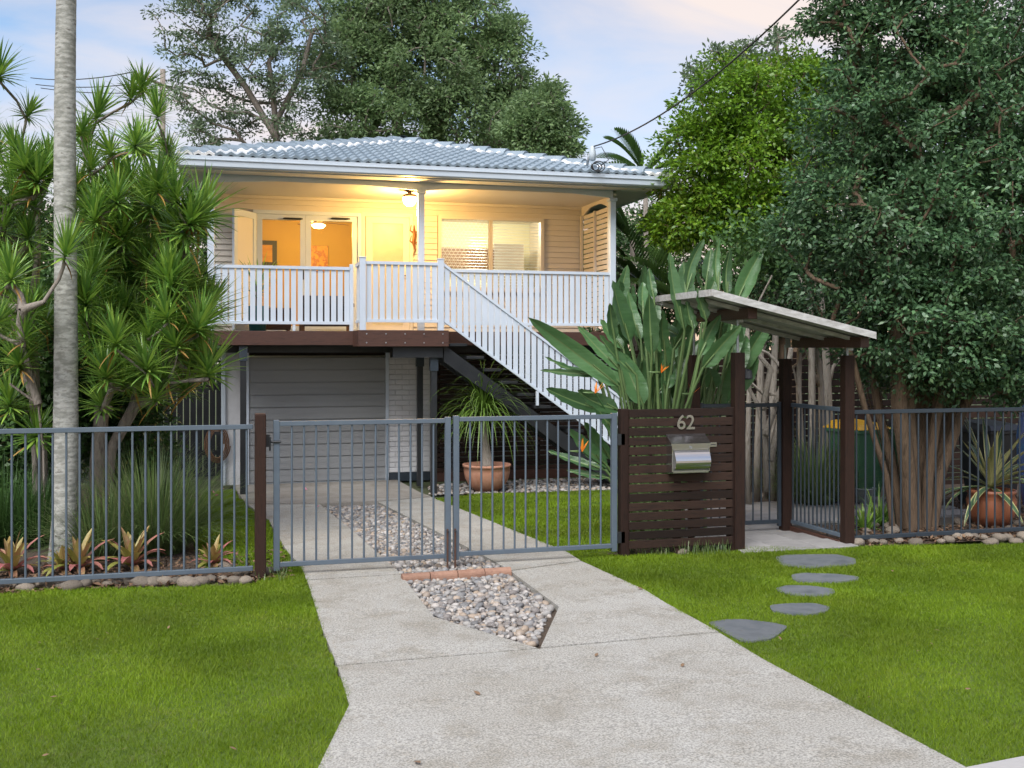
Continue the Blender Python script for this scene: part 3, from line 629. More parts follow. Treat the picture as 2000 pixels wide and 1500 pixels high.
while z < CEIL - .02:
    z1 = min(z + pitch, CEIL); iv = [(XL, XR)]
    for a, b, c, d in op:
        if z1 > c + .02 and z < d - .02:
            iv = [s for (p, q) in iv for s in ((p, min(q, a - .06)), (max(p, b + .06), q)) if s[1] - s[0] > .02]
    for p, q in iv:
        key = round(q - p, 3)
        if key not in wb:
            h = key / 2; wb[key] = MB().add([(-h, .035, 0), (h, .035, 0), (h, 0, .004), (-h, 0, .004), (-h, .022, pitch + .004), (h, .022, pitch + .004), (-h, .05, pitch + .004), (h, .05, pitch + .004), (-h, .05, 0), (h, .05, 0)],
                                            [(0, 1, 2, 3), (3, 2, 5, 4), (4, 5, 7, 6), (6, 7, 9, 8), (8, 9, 1, 0), (0, 3, 4, 6, 8), (1, 9, 7, 5, 2)]).mesh('weatherboard', 'cream')
        ob('weatherboard', wb[key], wall, ((p + q) / 2, YW, z))
    z += pitch
# side and back walls, upper floor
bx('side_wall', (XL - .02, YW + .131, 2.2), (XL + .1, 26, 4.75), 'cream', house); bx('side_wall', (XR - .1, YW + .131, 2.2), (XR + .02, 26, 4.75), 'cream', house)
bx('back_wall', (XL - .02, 26.001, 0), (XR + .02, 26.1, 4.75), 'cream', house)
bx('floor_slab', (XL + .1, YW + .14, 2.25), (XR - .1, 25.9, ZD - .012), 'merbau', house)
bx('verandah_ceiling', (XL - .06, YD - .04, CEIL), (XR + .06, YW + .04, CEIL + .03), 'ceil', house)
bx('soffit', (-.58, 15.6, 4.735), (6.82, YD - .06, 4.755), 'soffit', house); bx('soffit', (-.58, YD - .059, 4.735), (XL - .07, 26.3, 4.755), 'soffit', house); bx('soffit', (XR + .07, YD - .059, 4.735), (6.82, 26.3, 4.755), 'soffit', house)
# ---- verandah beam with shallow arches, posts
def arch(name, pa, pb, zt, ze, rise, th, mat):
    m = MB(); n = 16; pa, pb = Vector(pa), Vector(pb); poly = [pa + Vector((0, 0, zt)), pb + Vector((0, 0, zt))]
    for k in range(n + 1):
        q = 1 - k / n; p = pa.lerp(pb, q); s = min(1, math.sin(math.pi * q) * 1.15); poly.append(p + Vector((0, 0, ze + rise * s)))
    dv = (pb - pa).normalized().cross(Vector((0, 0, 1))) * th
    m.prism(poly, dv); return m.build(name, mat, house)
cp = X(822, YD)
arch('valance', (XL, YD - .05, 0), (cp, YD - .05, 0), 4.735, 4.61, .055, -.045, 'white'); arch('valance', (cp + .001, YD - .05, 0), (XR, YD - .05, 0), 4.735, 4.61, .07, -.045, 'white')
arch('valance', (XR - .02, YD + .06, 0), (XR - .02, YW - .03, 0), CEIL - .002, 4.46, .14, .04, 'cream')
for x in (XL, cp, XR):
    bx('post', (x - .05, YD - .051, ZD), (x + .05, YD + .05, 4.60), 'white', house, .006)
    bx('post_cap', (x - .07, YD - .07, 4.56), (x + .07, YD + .07, 4.612), 'white', house, .006)
bx('corner_board', (XL - .06, YW - .03, ZD), (XL - .001, YW + .05, CEIL), 'white', house); bx('cornice', (XL, YW - .04, CEIL - .05), (XR, YW - .001, CEIL - .002), 'cream', house)
# ---- privacy screen of horizontal boards at the right end
sx = XR - .03
for y in (YD + .075, (YD + YW) / 2, YW - .06): bx('screen_upright', (sx - .02, y - .025, ZD + .05), (sx + .02, y + .025, 4.5), 'cream', house)
sm = piece((.018, YW - YD - .2, .070), 'cream', .003, 'screen_board')
for i in range(23): ob('screen_board', sm, house, (sx + .032, (YD + YW) / 2, ZD + .14 + i * .086))
# ---- windows and doors
def frame_rect(name, x0, x1, z0, z1, y, w_, d, mat, parent):
    m = MB(); m.box((x0, y, z0), (x0 + w_, y + d, z1)); m.box((x1 - w_, y, z0), (x1, y + d, z1)); m.box((x0 + w_, y, z1 - w_), (x1 - w_, y + d, z1)); m.box((x0 + w_, y, z0), (x1 - w_, y + d, z0 + w_))
    return m.build(name, mat, parent, normals=False)
a, b, c, d = op[0]; sd_ = frame_rect('glass_door', a - .05, b + .05, c, d + .05, YW - .03, .06, .12, 'white', house)
mid = X(597, YW)
for p, q in ((a + .015, mid - .002), (mid + .002, b - .015)):
    lf = frame_rect('door_leaf', p, q, c + .02, d - .012, YW + .0, .085, .05, 'white', sd_)
    bx('pane', (p + .085, YW + .022, c + .1), (q - .085, YW + .028, d - .097), 'glass', sd_)
for px in (572, 665):
    q = at(px, 427, YW - .05); MB().tube([q + Vector((-.16, 0, 0)), q + Vector((-.13, 0, 0)), q + Vector((.12, 0, .0)), q + Vector((.16, 0, 0))], [.008, .017, .017, .008], 8).build('door_closer', 'black', sd_, True)
bx('door_handle', (mid - .05, YW - .05, 3.3), (mid - .03, YW - .005, 3.46), 'black', sd_)
# open bifold leaf standing out on the left
q0, q1 = Vector((a - .01, YW - .06, 0)), Vector((a - .36, YW - .62, 0)); dd = (q1 - q0); ang = math.atan2(dd.y, dd.x)
Tm = Matrix.Translation(q0) @ Matrix.Rotation(ang, 4, 'Z'); Lw = dd.length
m = MB(); m.box((0, -.02, ZD + .02), (.09, .02, 4.36), 0, Tm); m.box((Lw - .09, -.02, ZD + .02), (Lw, .02, 4.36), 0, Tm); m.box((.09, -.02, 4.26), (Lw - .09, .02, 4.36), 0, Tm); m.box((.09, -.02, ZD + .02), (Lw - .09, .02, ZD + .14), 0, Tm)
lf = m.build('folded_door', 'white', house, normals=False); MB().box((.09, -.006, ZD + .14), (Lw - .09, .006, 4.26), 0, Tm).build('pane', 'ceil', lf, normals=False)
# front door
a, b, c, d = op[1]; fd = frame_rect('front_door', op[0][1] + .053, b + .05, c, d + .048, YW - .026, .06, .112, 'cream', house)
frame_rect('door_leaf', a + .012, b - .012, c + .012, d - .012, YW + .0, .11, .05, 'cream', fd); bx('pane', (a + .122, YW + .02, c + .12), (b - .122, YW + .03, d - .12), 'frost', fd)
h = at(795, 548, YW - .03); m = MB(); m.box((h.x - .012, h.y, h.z - .12), (h.x + .012, h.y + .03, h.z + .12)); m.tube([h + Vector((0, -.03, .08)), h + Vector((-.09, -.03, .08))], .009, 6); m.tube([h + Vector((0, .0, .08)), h + Vector((0, -.035, .08))], .009, 6); m.build('handle', 'black', fd, normals=False)
# kitchen window
a, b, c, d = op[2]; wf = frame_rect('window', a - .05, b + .05, c - .05, d + .05, YW - .035, .055, .12, 'cream', house); mid = X(958.5, YW)
bx('mullion', (mid - .03, YW - .02, c), (mid + .03, YW + .06, d), 'cream', wf); bx('sill', (a - .08, YW - .08, c - .08), (b + .08, YW - .036, c - .05), 'cream', wf)
bx('pane', (a, YW + .03, c), (mid - .03, YW + .036, d), 'glass', wf); bx('pane', (mid + .03, YW + .01, c), (b, YW + .016, d), 'glass', wf)
m = MB(); s_ = .072; x0, x1 = a + .005, mid - .032               # diamond security mesh
for k in range(-40, 60):
    for sg in (1, -1):
        p0 = x0 + k * s_; pts2 = []
        za, zb = c, d; xa = p0; xb = p0 + sg * (zb - za) * .62
        if sg < 0: xa, xb = p0, p0 - (zb - za) * .62
        # clip to the opening
        t0, t1 = 0.0, 1.0; dx = xb - xa
        if abs(dx) > 1e-6:
            q0, q1 = sorted(((x0 - xa) / dx, (x1 - xa) / dx)); t0, t1 = max(t0, q0), min(t1, q1)
        if t1 - t0 > .02: m.tube([(xa + dx * t0, YW - .005, za + (zb - za) * t0), (xa + dx * t1, YW - .005, za + (zb - za) * t1)], .0028, 4, False)
ob('security_mesh', m.mesh('security_mesh', 'white'), wf)
for p, q, st in ((a + .01, mid - .04, .05), (mid + .04, b - .01, .05)):
    me = MB().box((-(q - p) / 2, -.018, -.001), ((q - p) / 2, .018, .001)).mesh('blind_slat', 'white')
    for i in range(int((d - c) / st)): ob('blind_slat', me, wf, ((p + q) / 2, YW + .085, c + .02 + i * st), (R(14), 0, 0))
# ---- rooms behind the glass
rx = op[1][1] + .25
bx('room_wall', (XL + .1, 21.3, ZD), (rx - .05, 21.4, 4.7), 'warmwall', house); bx('room_wall', (rx - .049, YW + .14, ZD), (rx + .05, 21.4, 4.7), 'warmwall', house)
bx('room_ceiling', (XL + .1, YW + .14, 4.7), (XR - .1, 22, 4.74), 'ceil', house); bx('room_wall', (XL + .101, YW + .14, ZD), (XL + .16, 21.299, 4.7), 'warmwall', house)
bx('room_floor', (XL + .1, YW + .14, ZD - .01), (XR - .1, 22, ZD + .002), 'merbau', house)
bx('room_wall', (rx + .051, 20.6, ZD), (XR - .101, 20.7, 4.7), 'kitchen', house); kx = X(960, 20.5)
cb = bx('wall_cupboard', (rx + .3, 20.25, 3.75), (kx, 20.59, 4.15), 'cab', house); bx('bench', (rx + .3, 19.95, ZD), (XR - .2, 20.59, 3.3), 'kitchen', house)
bx('fridge', (5.0, 19.8, ZD), (5.6, 19.94, 4.2), 'steel', house)
# ---- under the house
gx0, gx1 = X(486, YG), X(753, YG); GT = 2.1
gd = thing('garage_door', 'grey ribbed roller door under the verandah', 'garage door', ((gx0 + gx1) / 2, YG, 0))
pn = MB()
pn.box((gx0, YG + .024, 0), (gx1, YG + .03, .2)); pn.box((gx0, YG, .008), (gx1, YG + .0241, .095)); pn.box((gx0, YG + .004, .095), (gx1, YG + .0241, .105)); pn.box((gx0, YG, .105), (gx1, YG + .0241, .192))
pnm = pn.mesh('door_panel', 'roller')
for i in range(10): ob('door_panel', pnm, gd, (0, 0, .02 + i * .2))
bx('bottom_rail', (gx0, YG - .012, .0), (gx1, YG + .03, .018), 'galv', gd)
for x in (gx0 - .025, gx1 + .025): bx('door_jamb', (x - .024, YG - .03, 0), (x + .024, YG + .08, 2.12), 'white', house)
bx('garage_header', (gx0 - .05, YG + .05, 2.05), (gx1 + .05, YG + .15, 2.2), 'wood', house)
bx('garage_wall', (X(440, YG), YG + .02, 0), (gx0 - .05, YG + .2, 2.2), 'mortar', house); bx('downpipe', (X(441, YG) - .07, YG - .05, 0), (X(441, YG) - .001, YG + .03, 2.2), 'gutter', house, .01)
bx('garage_wall', (gx0 - .05, YG + .3, 0), (gx0 - .02, 24, 2.2), 'mortar', house)
bwx0, bwx1 = gx1 + .05, X(850, YG)
bw = bx('brick_wall', (bwx0, YG + .012, 0), (bwx1, YG + .12, 2.2), 'mortar', house); bx('brick_plinth', (bwx0, YG - .012, -.02), (bwx1, YG + .011, .12), 'dgrey', house)
bm_ = piece((.222, .03, .074), 'brick', .004, 'brick'); hm = piece((.107, .03, .074), 'brick', .004, 'brick')
for r_ in range(24):
    x = bwx0 + .002; z = .12 + .042 + r_ * .0852
    if r_ % 2: ob('brick', hm, bw, (x + .0535, YG + .012, z)); x += .115
    while x + .1 < bwx1:
        if x + .222 <= bwx1 + .01: ob('brick', bm_, bw, (x + .111, YG + .012, z))
        elif x + .107 <= bwx1 + .01: ob('brick', hm, bw, (x + .0535, YG + .012, z))
        x += .23
ss = thing('slat_screen', 'dark stained horizontal slat screen under the house behind the stairs', 'screen', (4.5, YG, 0))
sx0, sx1 = X(850, YG) + .02, X(1330, YG)
me = piece((sx1 - sx0, .02, .064), 'wood', .003, 'slat')
for i in range(25): ob('slat', me, ss, ((sx0 + sx1) / 2, YG, .14 + i * .0815))
for x in np.linspace(sx0 + .03, sx1 - .03, 6): bx('batten', (x - .035, YG + .0105, .05), (x + .035, YG + .05, 2.2), 'wood', ss)
bx('sleeper', (sx0, YG - .03, -.05), (sx1, YG + .03, .1), 'merbau', ss)
bx('garden_shed_wall', (sx0, 20.5, 0), (sx1, 20.6, 2.2), 'mortar', house)
# deck frame
bx('deck_floor', (XL - .08, YD - .06, ZD - .032), (XR + .08, YW + .04, ZD - .001), 'merbau', house); bx('deck_floor', (1.84, YL - .03, ZD - .032), (3.13, YD - .061, ZD - .001), 'merbau', house)
bx('deck_bearer', (XL - .08, YD - .1, ZD - .215), (1.86, YD - .062, ZD - .01), 'merbau', house, .003); bx('deck_bearer', (3.14, YD - .1, ZD - .215), (XR + .08, YD - .062, ZD - .01), 'merbau', house, .003)
lb = bx('landing_fascia', (1.83, YL - .075, ZD - .235), (3.17, YL - .035, ZD + .004), 'merbau', house, .003); bx('landing_fascia', (1.83, YL - .034, ZD - .235), (1.87, YD - .101, ZD + .003), 'merbau', house)
for x in np.linspace(1.95, 3.08, 5):
    for z in (ZD - .05, ZD - .18): MB().tube([(x, YL - .083, z), (x, YL - .074, z)], .011, 6).build('bolt', 'galv', lb, normals=False)
jm = piece((.045, YW - YD - .05, .15), 'wood', 0, 'joist')
for x in np.arange(XL + .2, XR, .45): ob('joist', jm, house, (x, (YD + YW) / 2, ZD - .11))
bx('under_beam', (XL + .1, YD + .35, ZD - .33), (XR, YD + .42, ZD - .19), 'black', house); bx('under_beam', (2.35, YL + .02, ZD - .40), (3.10, YL + .30, ZD - .24), 'black', house)
for px, yy, z1 in ((475, YD, 2.2), (847, YL + .12, 2.05), (820, YD + .36, 2.1), (1195, YD, 2.2)):
    x = X(px, yy); MB().box((x - .045, yy - .045, -.02), (x + .045, yy + .045, z1), .004).build('steel_post', 'black', house, normals=False); bx('post_bracket', (x - .06, yy - .055, z1 - .22), (x + .06, yy + .055, z1 - .0), 'dgrey', house)
# ---- balustrades
def balustrade(name, pa, pb, z0, parent, h=.93, gap=.1, slope=0.0, foot=None):
    """slats between two rails from pa to pb (XY); slope = rise per metre of run"""
    pa, pb = Vector((pa[0], pa[1], 0)), Vector((pb[0], pb[1], 0)); Ln = (pb - pa).length; ex = (pb - pa) / Ln; ang = math.atan2(ex.y, ex.x)
    b = MB(); fl = []
    for zb, hh, ww in ((z0 + gap, .045, .05), (z0 + h, .045, .06)):
        m = MB(); n = ex.cross(Vector((0, 0, 1))) * ww / 2; up = Vector((0, 0, slope * Ln))
        m.prism([pa + Vector((0, 0, zb)) - n, pa + Vector((0, 0, zb)) + n, pa + Vector((0, 0, zb + hh)) + n, pa + Vector((0, 0, zb + hh)) - n], ex * Ln + up)
        fl.append(m)
    r0 = fl[0].build('bottom_rail', 'white', parent); fl[1].build('top_rail', 'white', parent)
    k = max(1, round(Ln / .0975)); st = Ln / k
    me = piece((.075, .016, h - gap - .01), 'white', .002, 'slat')
    for i in range(k):
        s = (i + .5) * st; p = pa + ex * s; ob('slat', me, parent, (p.x, p.y, z0 + (h + gap + .045) / 2 + slope * s), (0, 0, ang))
    if foot:
        for s in foot: p = pa + ex * s; bx('foot', (p.x - .02, p.y - .02, z0 + slope * s - (0 if not slope else .12)), (p.x + .02, p.y + .02, z0 + gap + slope * s), 'white', parent)
bl = thing('verandah_balustrade', 'white slatted verandah balustrade left of the landing', 'balustrade', (.8, YD, ZD), 'white balustrades'); balustrade('b', (XL + .05, YD), (1.80, YD), ZD, bl, foot=(1.15,))
m = bx('newel', (1.79, YD - .03, ZD), (1.85, YD + .03, ZD + 1.02), 'white', bl, .004)
br = thing('verandah_balustrade', 'white slatted verandah balustrade behind the stair on the right', 'balustrade', (4.6, YD, ZD), 'white balustrades'); balustrade('b', (3.16, YD), (XR - .05, YD), ZD, br, foot=(1.5,))
ld = thing('landing_balustrade', 'white slatted balustrade round the stair landing with taller posts', 'balustrade', (2.5, YL, ZD)); balustrade('b', (1.945, YL), (3.015, YL), ZD + .02, ld, h=.95); balustrade('b', (1.9, YD - .04), (1.9, YL + .05), ZD + .02, ld, h=.95)
for x in (1.9, 3.06):
    bx('post', (x - .045, YL - .045, ZD), (x + .045, YL + .045, ZD + 1.06), 'white', ld, .004); bx('post_cap', (x - .052, YL - .052, ZD + 1.06), (x + .052, YL + .052, ZD + 1.075), 'white', ld, .004)
# ---- stair
SLP = .72; stair = thing('stair', 'dark open tread timber stair down from the landing', 'stair', (4.7, 15.7, 0))
for y in (YL + .03, YD - .16):
    p = [(3.12, y, ZD - .46), (3.12, y, ZD - .21), (6.15, y, ZD - .21 - 3.03 * SLP), (5.95, y, ZD - .46 - 2.83 * SLP)]
    MB().prism(p, (0, .05, 0)).build('stringer', 'black', stair)
tm = piece((.27, YD - YL - .06, .045), 'black', .004, 'tread')
for i in range(11): ob('tread', tm, stair, (3.33 + i * .264, (YL + YD) / 2 - .03, ZD - .02 - (i + 1) * .19))
sb = thing('stair_balustrade', 'white slatted sloping stair balustrade', 'balustrade', (4.6, YL, 1.2)); balustrade('b', (3.11, YL - .01), (6.0, YL - .01), ZD + .03, sb, h=.93, slope=-SLP, foot=(1.45,))
# ---- roof
EZ, EY, AX, AY, AZ, x0, x1 = 4.90, 15.52, 3.11, 19.2, 5.97, -.63, 6.85
roof = MB().add([(x0, EY, EZ - .03), (x1, EY, EZ - .03), (AX, AY, AZ - .03), (AX, 26.2, AZ - .03), (x0, 26.2, EZ - .03), (x1, 26.2, EZ - .03)], [(0, 1, 2), (0, 2, 3, 4), (1, 5, 3, 2), (4, 3, 5)]).build('roof', 'tile', house)
ev, un = Vector((0, AY - EY, AZ - EZ)), Vector((1, 0, 0)); SLn = ev.length; ev.normalize(); nn = un.cross(ev)
def tile_mb(wd=.3, ln=.365, n=12):
    m = MB(); vs = []; fs = []
    def hgt(u): return .036 * (.5 - .5 * math.cos(2 * math.pi * u / .15)) ** 1.2
    for v, off in ((0, .030), (0, .052), (ln, .022)):
        for k in range(n + 1): u = wd * k / n; vs.append((u - wd / 2, v, off + hgt(u) if v or off > .04 else off - .02 + hgt(u)))
    for r_ in range(2):
        for k in range(n): a = r_ * (n + 1) + k; fs.append((a, a + 1, a + n + 2, a + n + 1))
    return m.add(vs, fs)
tme = tile_mb().mesh('roof_tile', 'tile'); B3 = Matrix((un, ev, nn)).transposed()
rows = int(SLn / .315) + 1; rnd = random.Random(3)
for r_ in range(rows):
    v = r_ * .315 - .03; 
    frac = max(0, v) / SLn; frac2 = min(1, (v + .34) / SLn)
    xa, xb = x0 + (AX - x0) * frac, x1 + (AX - x1) * frac; xc, xd = x0 + (AX - x0) * frac2, x1 + (AX - x1) * frac2
    k0 = int((xa - x0) / .3); k = k0
    while True:
        xm = x0 + (k + .5) * .3 + (.15 if r_ % 2 else 0) - .15
        if xm - .15 > xb: break
        o_ = Vector((xm, EY, EZ)) + ev * v - Vector((0, 0, .012))
        if xm - .15 >= xc and xm + .15 <= xd:
            o = ob('roof_tile', tme, roof, o_, (B3 @ Matrix.Rotation(rnd.uniform(-.004, .004), 3, 'Z')).to_euler())
        elif xm + .15 > xa and xm - .15 < xb:
            bm = bmesh.new(); bm.from_mesh(tme); bm.transform(Matrix.Translation(o_) @ B3.to_4x4())
            for px_, sg in ((x0, -1), (x1, 1)):
                hd = Vector((AX - px_, AY - EY, 0)).normalized(); no = Vector((hd.y, -hd.x, 0)); no = no if no.x * sg > 0 else -no
                bmesh.ops.bisect_plane(bm, geom=bm.verts[:] + bm.edges[:] + bm.faces[:], plane_co=(px_, EY, 0), plane_no=no, clear_outer=True)
            if len(bm.faces): me = bpy.data.meshes.new('roof_tile'); bm.to_mesh(me); ob('roof_tile', me, roof)
            bm.free()
        k += 1
# far slopes: rolls of the same profile
for s_, xe in ((-1, x0), (1, x1)):
    m = MB(); n = int((26.2 - EY) / .075); e2 = Vector((AX - xe, 0, AZ - EZ)); L2 = e2.length; e2.normalize(); n2 = Vector((-e2.z * s_ * -1, 0, abs(e2.x))); rws = 12
    for r_ in range(rws):
        for side in (0, 1):
            pass
        q0, q1 = L2 * r_ / rws, L2 * (r_ + 1) / rws; vs = []; fs = []
        for v, off in ((q0, .0), (q0, .045), (q1, .015)):
            for k in range(n + 1):
                y = EY + k * .075; ylim = EY + (AY - EY) * v / L2; y = max(y, ylim); p = Vector((xe, y, EZ - .02)) + e2 * v; vs.append(p + Vector((0, 0, off + .018 * (1 - math.cos(2 * math.pi * k / 2)))))
        for a_ in range(2):
            for k in range(n): i = a_ * (n + 1) + k; fs.append((i, i + 1, i + n + 2, i + n + 1))
        m.add(vs, fs)
    stuff(m.build('side_tiles', 'tile', roof))
def caps(pa, pb, name):
    pa, pb = Vector(pa), Vector(pb); d = pb - pa; n = int(d.length / .36); d.normalize(); st = (pb - pa).length / n
    prof = [(-.13, -.05), (-.11, .0), (-.055, .045), (0, .058), (.055, .045), (.11, .0), (.13, -.05)]
    m = MB(); vs = []
    for v, k in ((0, 1.12), (.03, 1.12), (.42, .92)):
        vs += [(p * k, v, q * k + (.03 if k > 1 else .0)) for p, q in prof]
    N_ = len(prof); m.add(vs, [(r_ * N_ + i, r_ * N_ + i + 1, (r_ + 1) * N_ + i + 1, (r_ + 1) * N_ + i) for r_ in range(2) for i in range(N_ - 1)] + [tuple(range(N_ - 1, -1, -1))])
    me = m.mesh(name, 'tile'); side = d.cross(Vector((0, 0, 1))).normalized(); B = Matrix((side, d, side.cross(d))).transposed()
    for i in range(n): ob(name, me, roof, pa + d * st * i + Vector((0, 0, .01)), B.to_euler())
caps((x0 + .05, EY + .05, EZ + .03), (AX, AY, AZ + .02), 'hip_cap'); caps((x1 - .05, EY + .05, EZ + .03), (AX, AY, AZ + .02), 'hip_cap'); caps((AX, 26.1, AZ + .02), (AX, AY - .1, AZ + .03), 'ridge_cap')
# gutters: moulded quad profile
gprof = [(0, 0), (.0, -.045), (-.018, -.05), (-.018, -.062), (.0, -.07), (.0, -.145), (.02, -.165), (.12, -.165), (.12, 0), (.105, 0), (.105, -.15), (.02, -.15), (.015, -.01), (.012, 0)]
def gut(pa, pb, out):
    m = MB(); pa, pb = Vector(pa), Vector(pb); o_ = Vector(out)
    m.prism([pa - o_ * p + Vector((0, 0, q)) for p, q in gprof], pb - pa); return m.build('gutter', 'gutter', house)
gut((x0 - .06, 15.48, 4.90), (x1 + .06, 15.48, 4.90), (0, -1, 0)); gut((x0 - .06, 15.605, 4.897), (x0 - .06, 26.2, 4.897), (-1, 0, 0)); gut((x1 + .06, 15.605, 4.897), (x1 + .06, 26.2, 4.897), (1, 0, 0))
bx('fascia', (x0 + .062, 15.602, 4.72), (x1 - .062, 15.625, 4.90), 'gutter', house)

# ================================================================ front fence and gates
YF = 8.87
FB, FT = .365, 1.565                         # underside of bottom rail, top of top rail
def panel(root, xa, xb, y, mat, z0=FB, z1=FT, pitch=.0985, stile=0.0, rail=.038, bar=.018, zt=0.0):
    """tubular panel: rails (optionally stiles) and one mesh object per bar, along X"""
    if stile:
        for x in (xa, xb - stile):
            MB().box((x, y - stile / 2, z0 - .03), (x + stile, y + stile / 2, z1 + .012), .003).build('stile', mat, root, normals=False)
    a, b = xa + stile, xb - stile
    bx('top_rail', (a, y - .02, z1 - rail), (b, y + .02, z1), mat, root, .003); bx('bottom_rail', (a, y - .02, z0), (b, y + .02, z0 + rail), mat, root, .003)
    n = max(1, round((b - a) / pitch)); st = (b - a) / n
    me = MB().tube([(0, 0, -(z1 - z0) / 2 + rail * .6), (0, 0, (z1 - z0) / 2 - rail * .6)], bar / 2, 8, False).mesh('bar', mat, True)
    for i in range(n - (1 if stile else 0)):
        ob('bar', me, root, (a + st * (i + (1 if stile else .5)), y, (z0 + z1) / 2))
fl = thing('front_fence', 'blue grey tubular steel front fence left of the driveway gates', 'fence', (-2, YF, .3)); panel(fl, -5.2, X(494, YF), YF, 'grey', FB - .02, FT - .02)
gl_ = thing('driveway_gate', 'left leaf of the blue grey tubular driveway gates', 'gate', (1, YF, .3), 'driveway gate leaves'); panel(gl_, X(534, YF), X(880, YF), YF, 'grey', stile=.05)
gr_ = thing('driveway_gate', 'right leaf of the blue grey tubular driveway gates, next to the timber screen', 'gate', (2.6, YF, .3), 'driveway gate leaves'); panel(gr_, X(885, YF), X(1204, YF), YF, 'grey', FB + .01, FT + .01, stile=.05)
for g_, px in ((gl_, 874), (gr_, 889)):
    x = X(px, YF - .04); bx('drop_bolt', (x - .007, YF - .047, .22), (x + .007, YF - .033, .62), 'rust', g_)
    MB().tube([(x, YF - .04, .60), (x, YF - .075, .60)], .006, 6).build('bolt_handle', 'black', g_, normals=False)
bx('hinge', (X(1204, YF), YF - .03, 1.30), (X(1204, YF) + .07, YF - .01, 1.40), 'black', gr_); bx('hinge', (X(1204, YF), YF - .03, .42), (X(1204, YF) + .07, YF - .01, .52), 'black', gr_)
lx = X(534, YF); m = MB(); m.box((lx - .085, YF - .045, 1.36), (lx - .03, YF - .01, 1.46)); m.tube([(lx - .06, YF - .03, 1.40), (lx + .06, YF - .03, 1.40)], .011, 8); m.tube([(lx - .03, YF - .05, 1.33), (lx - .03, YF - .05, 1.44)], .008, 6); m.build('latch', 'black', gl_, normals=False)
px_ = X(508.5, YF - .06)
gp_ = thing('gate_post', 'brown timber post between the left fence and the driveway gate', 'post', (px_, YF - .06, .25)); bx('shaft', (px_ - .045, YF - .105, .2), (px_ + .045, YF - .015, 1.63), 'post', gp_, .006); bx('top_face', (px_ - .043, YF - .103, 1.630), (px_ + .043, YF - .017, 1.636), 'merbau', gp_)
# ---- letterbox screen
scr = thing('letterbox_screen', 'dark stained timber slat screen carrying the house number and letterbox', 'screen', (4, YF, .3))
sa, sb_ = X(1213, YF - .03), X(1432, YF - .03); ZT = 1.625
for x, w_ in ((sa, .085), (sb_ - .03, .05)): MB().box((x, YF - .03, .22), (x + w_, YF + .06, ZT - .003), .004).build('upright', 'post', scr, normals=False)
me = piece((sb_ - sa - .087, .021, .072), 'wood', .003, 'slat'); rnd = random.Random(2)
for i in range(15):
    z = .40 + i * .0845
    ob('slat', me, scr, ((sa + sb_) / 2 + .028, YF - .042 + rnd.uniform(-.002, .002), z), (0, rnd.uniform(-.003, .003), 0))
bx('cap_board', (sa + .086, YF - .0525, 1.618 - .065), (sb_ - .001, YF - .0315, 1.622), 'merbau', scr) if False else None
bx('mid_batten', ((sa + sb_) / 2 - .03, YF - .031, .3), ((sa + sb_) / 2 + .03, YF + .0, ZT - .05), 'wood', scr)
for i, (ch, px) in enumerate((('6', 1330.5), ('2', 1348.5))):
    cu = bpy.data.curves.new('digit', 'FONT'); cu.body = ch; cu.size = .185; cu.extrude = .004; cu.align_x = 'CENTER'; cu.offset = .002
    to = bpy.data.objects.new('tmp', cu); col.objects.link(to); dg = bpy.context.evaluated_depsgraph_get()
    me = bpy.data.meshes.new_from_object(to.evaluated_get(dg)); bpy.data.objects.remove(to); me.name = 'digit'; me.materials.clear(); me.materials.append(MT['steel'])
    p = at(px, 838, YF - .06); o = ob('digit', me, scr, p, (R(90), 0, 0)); o['label'] = 'silver house number ' + ch
lbx = thing('letterbox', 'stainless steel letterbox with curved newspaper door on the timber screen', 'letterbox', (4.1, YF - .1, 1.0))
a, b = at(1312, 868, YF - .17), at(1386, 922, YF - .17); xa, xb, zb, zt = a.x - .0, b.x, b.z, a.z; yb, yf = YF - .054, YF - .17
MB().prism([(xa, yb, zb), (xa, yf, zb), (xa, yf, zt), (xa, yb, zt + .07)], (xb - xa, 0, 0)).build('box', 'steel', lbx)
MB().prism([(xa - .008, yb, zt + .082), (xa - .008, yf - .012, zt + .004), (xa - .008, yf - .012, zt - .012), (xa - .008, yf - .006, zt - .012), (xa - .008, yf - .006, zt + .002), (xa - .008, yb, zt + .078)], (xb - xa + .016, 0, 0)).build('lid', 'steel', lbx)
m = MB(); n = 10; h0, h1 = zb + .022, zt - .055; pr = [(yf - .003, h0)] + [(yf - .004 - .052 * math.sin(math.pi * (k / n) ** .8) ** .8, h0 + (h1 - h0) * k / n) for k in range(1, n)] + [(yf - .003, h1)]
dm = MB(); dm.prism([(xa + .018, p, q) for p, q in pr], (xb - xa - .03, 0, 0)); dm.build('newspaper_door', 'steel', lbx)
m = MB(); m.tube([(xa + .5 * (xb - xa), yf - .008, zt - .03), (xa + .5 * (xb - xa), yf + .002, zt - .03)], .011, 12); m.build('lock', 'galv', lbx, normals=False)
m = MB()
for p, q in (((xa, zb), (xb, zb + .012)), ((xa, zt - .05), (xb, zt - .045)), ((xa, zb), (xa + .012, zt)), ((xb - .012, zb), (xb, zt))): m.box((p[0], yf - .006, p[1]), (q[0], yf - .001, q[1]))
m.build('front_trim', 'steel', lbx, normals=False)
q = at(1400, 868, YF - .06); bx('side_plate', (xb + .001, YF - .062, q.z - .022), (q.x, YF - .054, q.z + .022), 'steel', lbx, .002)
bx('plate_slot', (xb + .012, YF - .064, q.z - .004), (q.x - .01, YF - .0621, q.z + .003), 'bind', lbx)
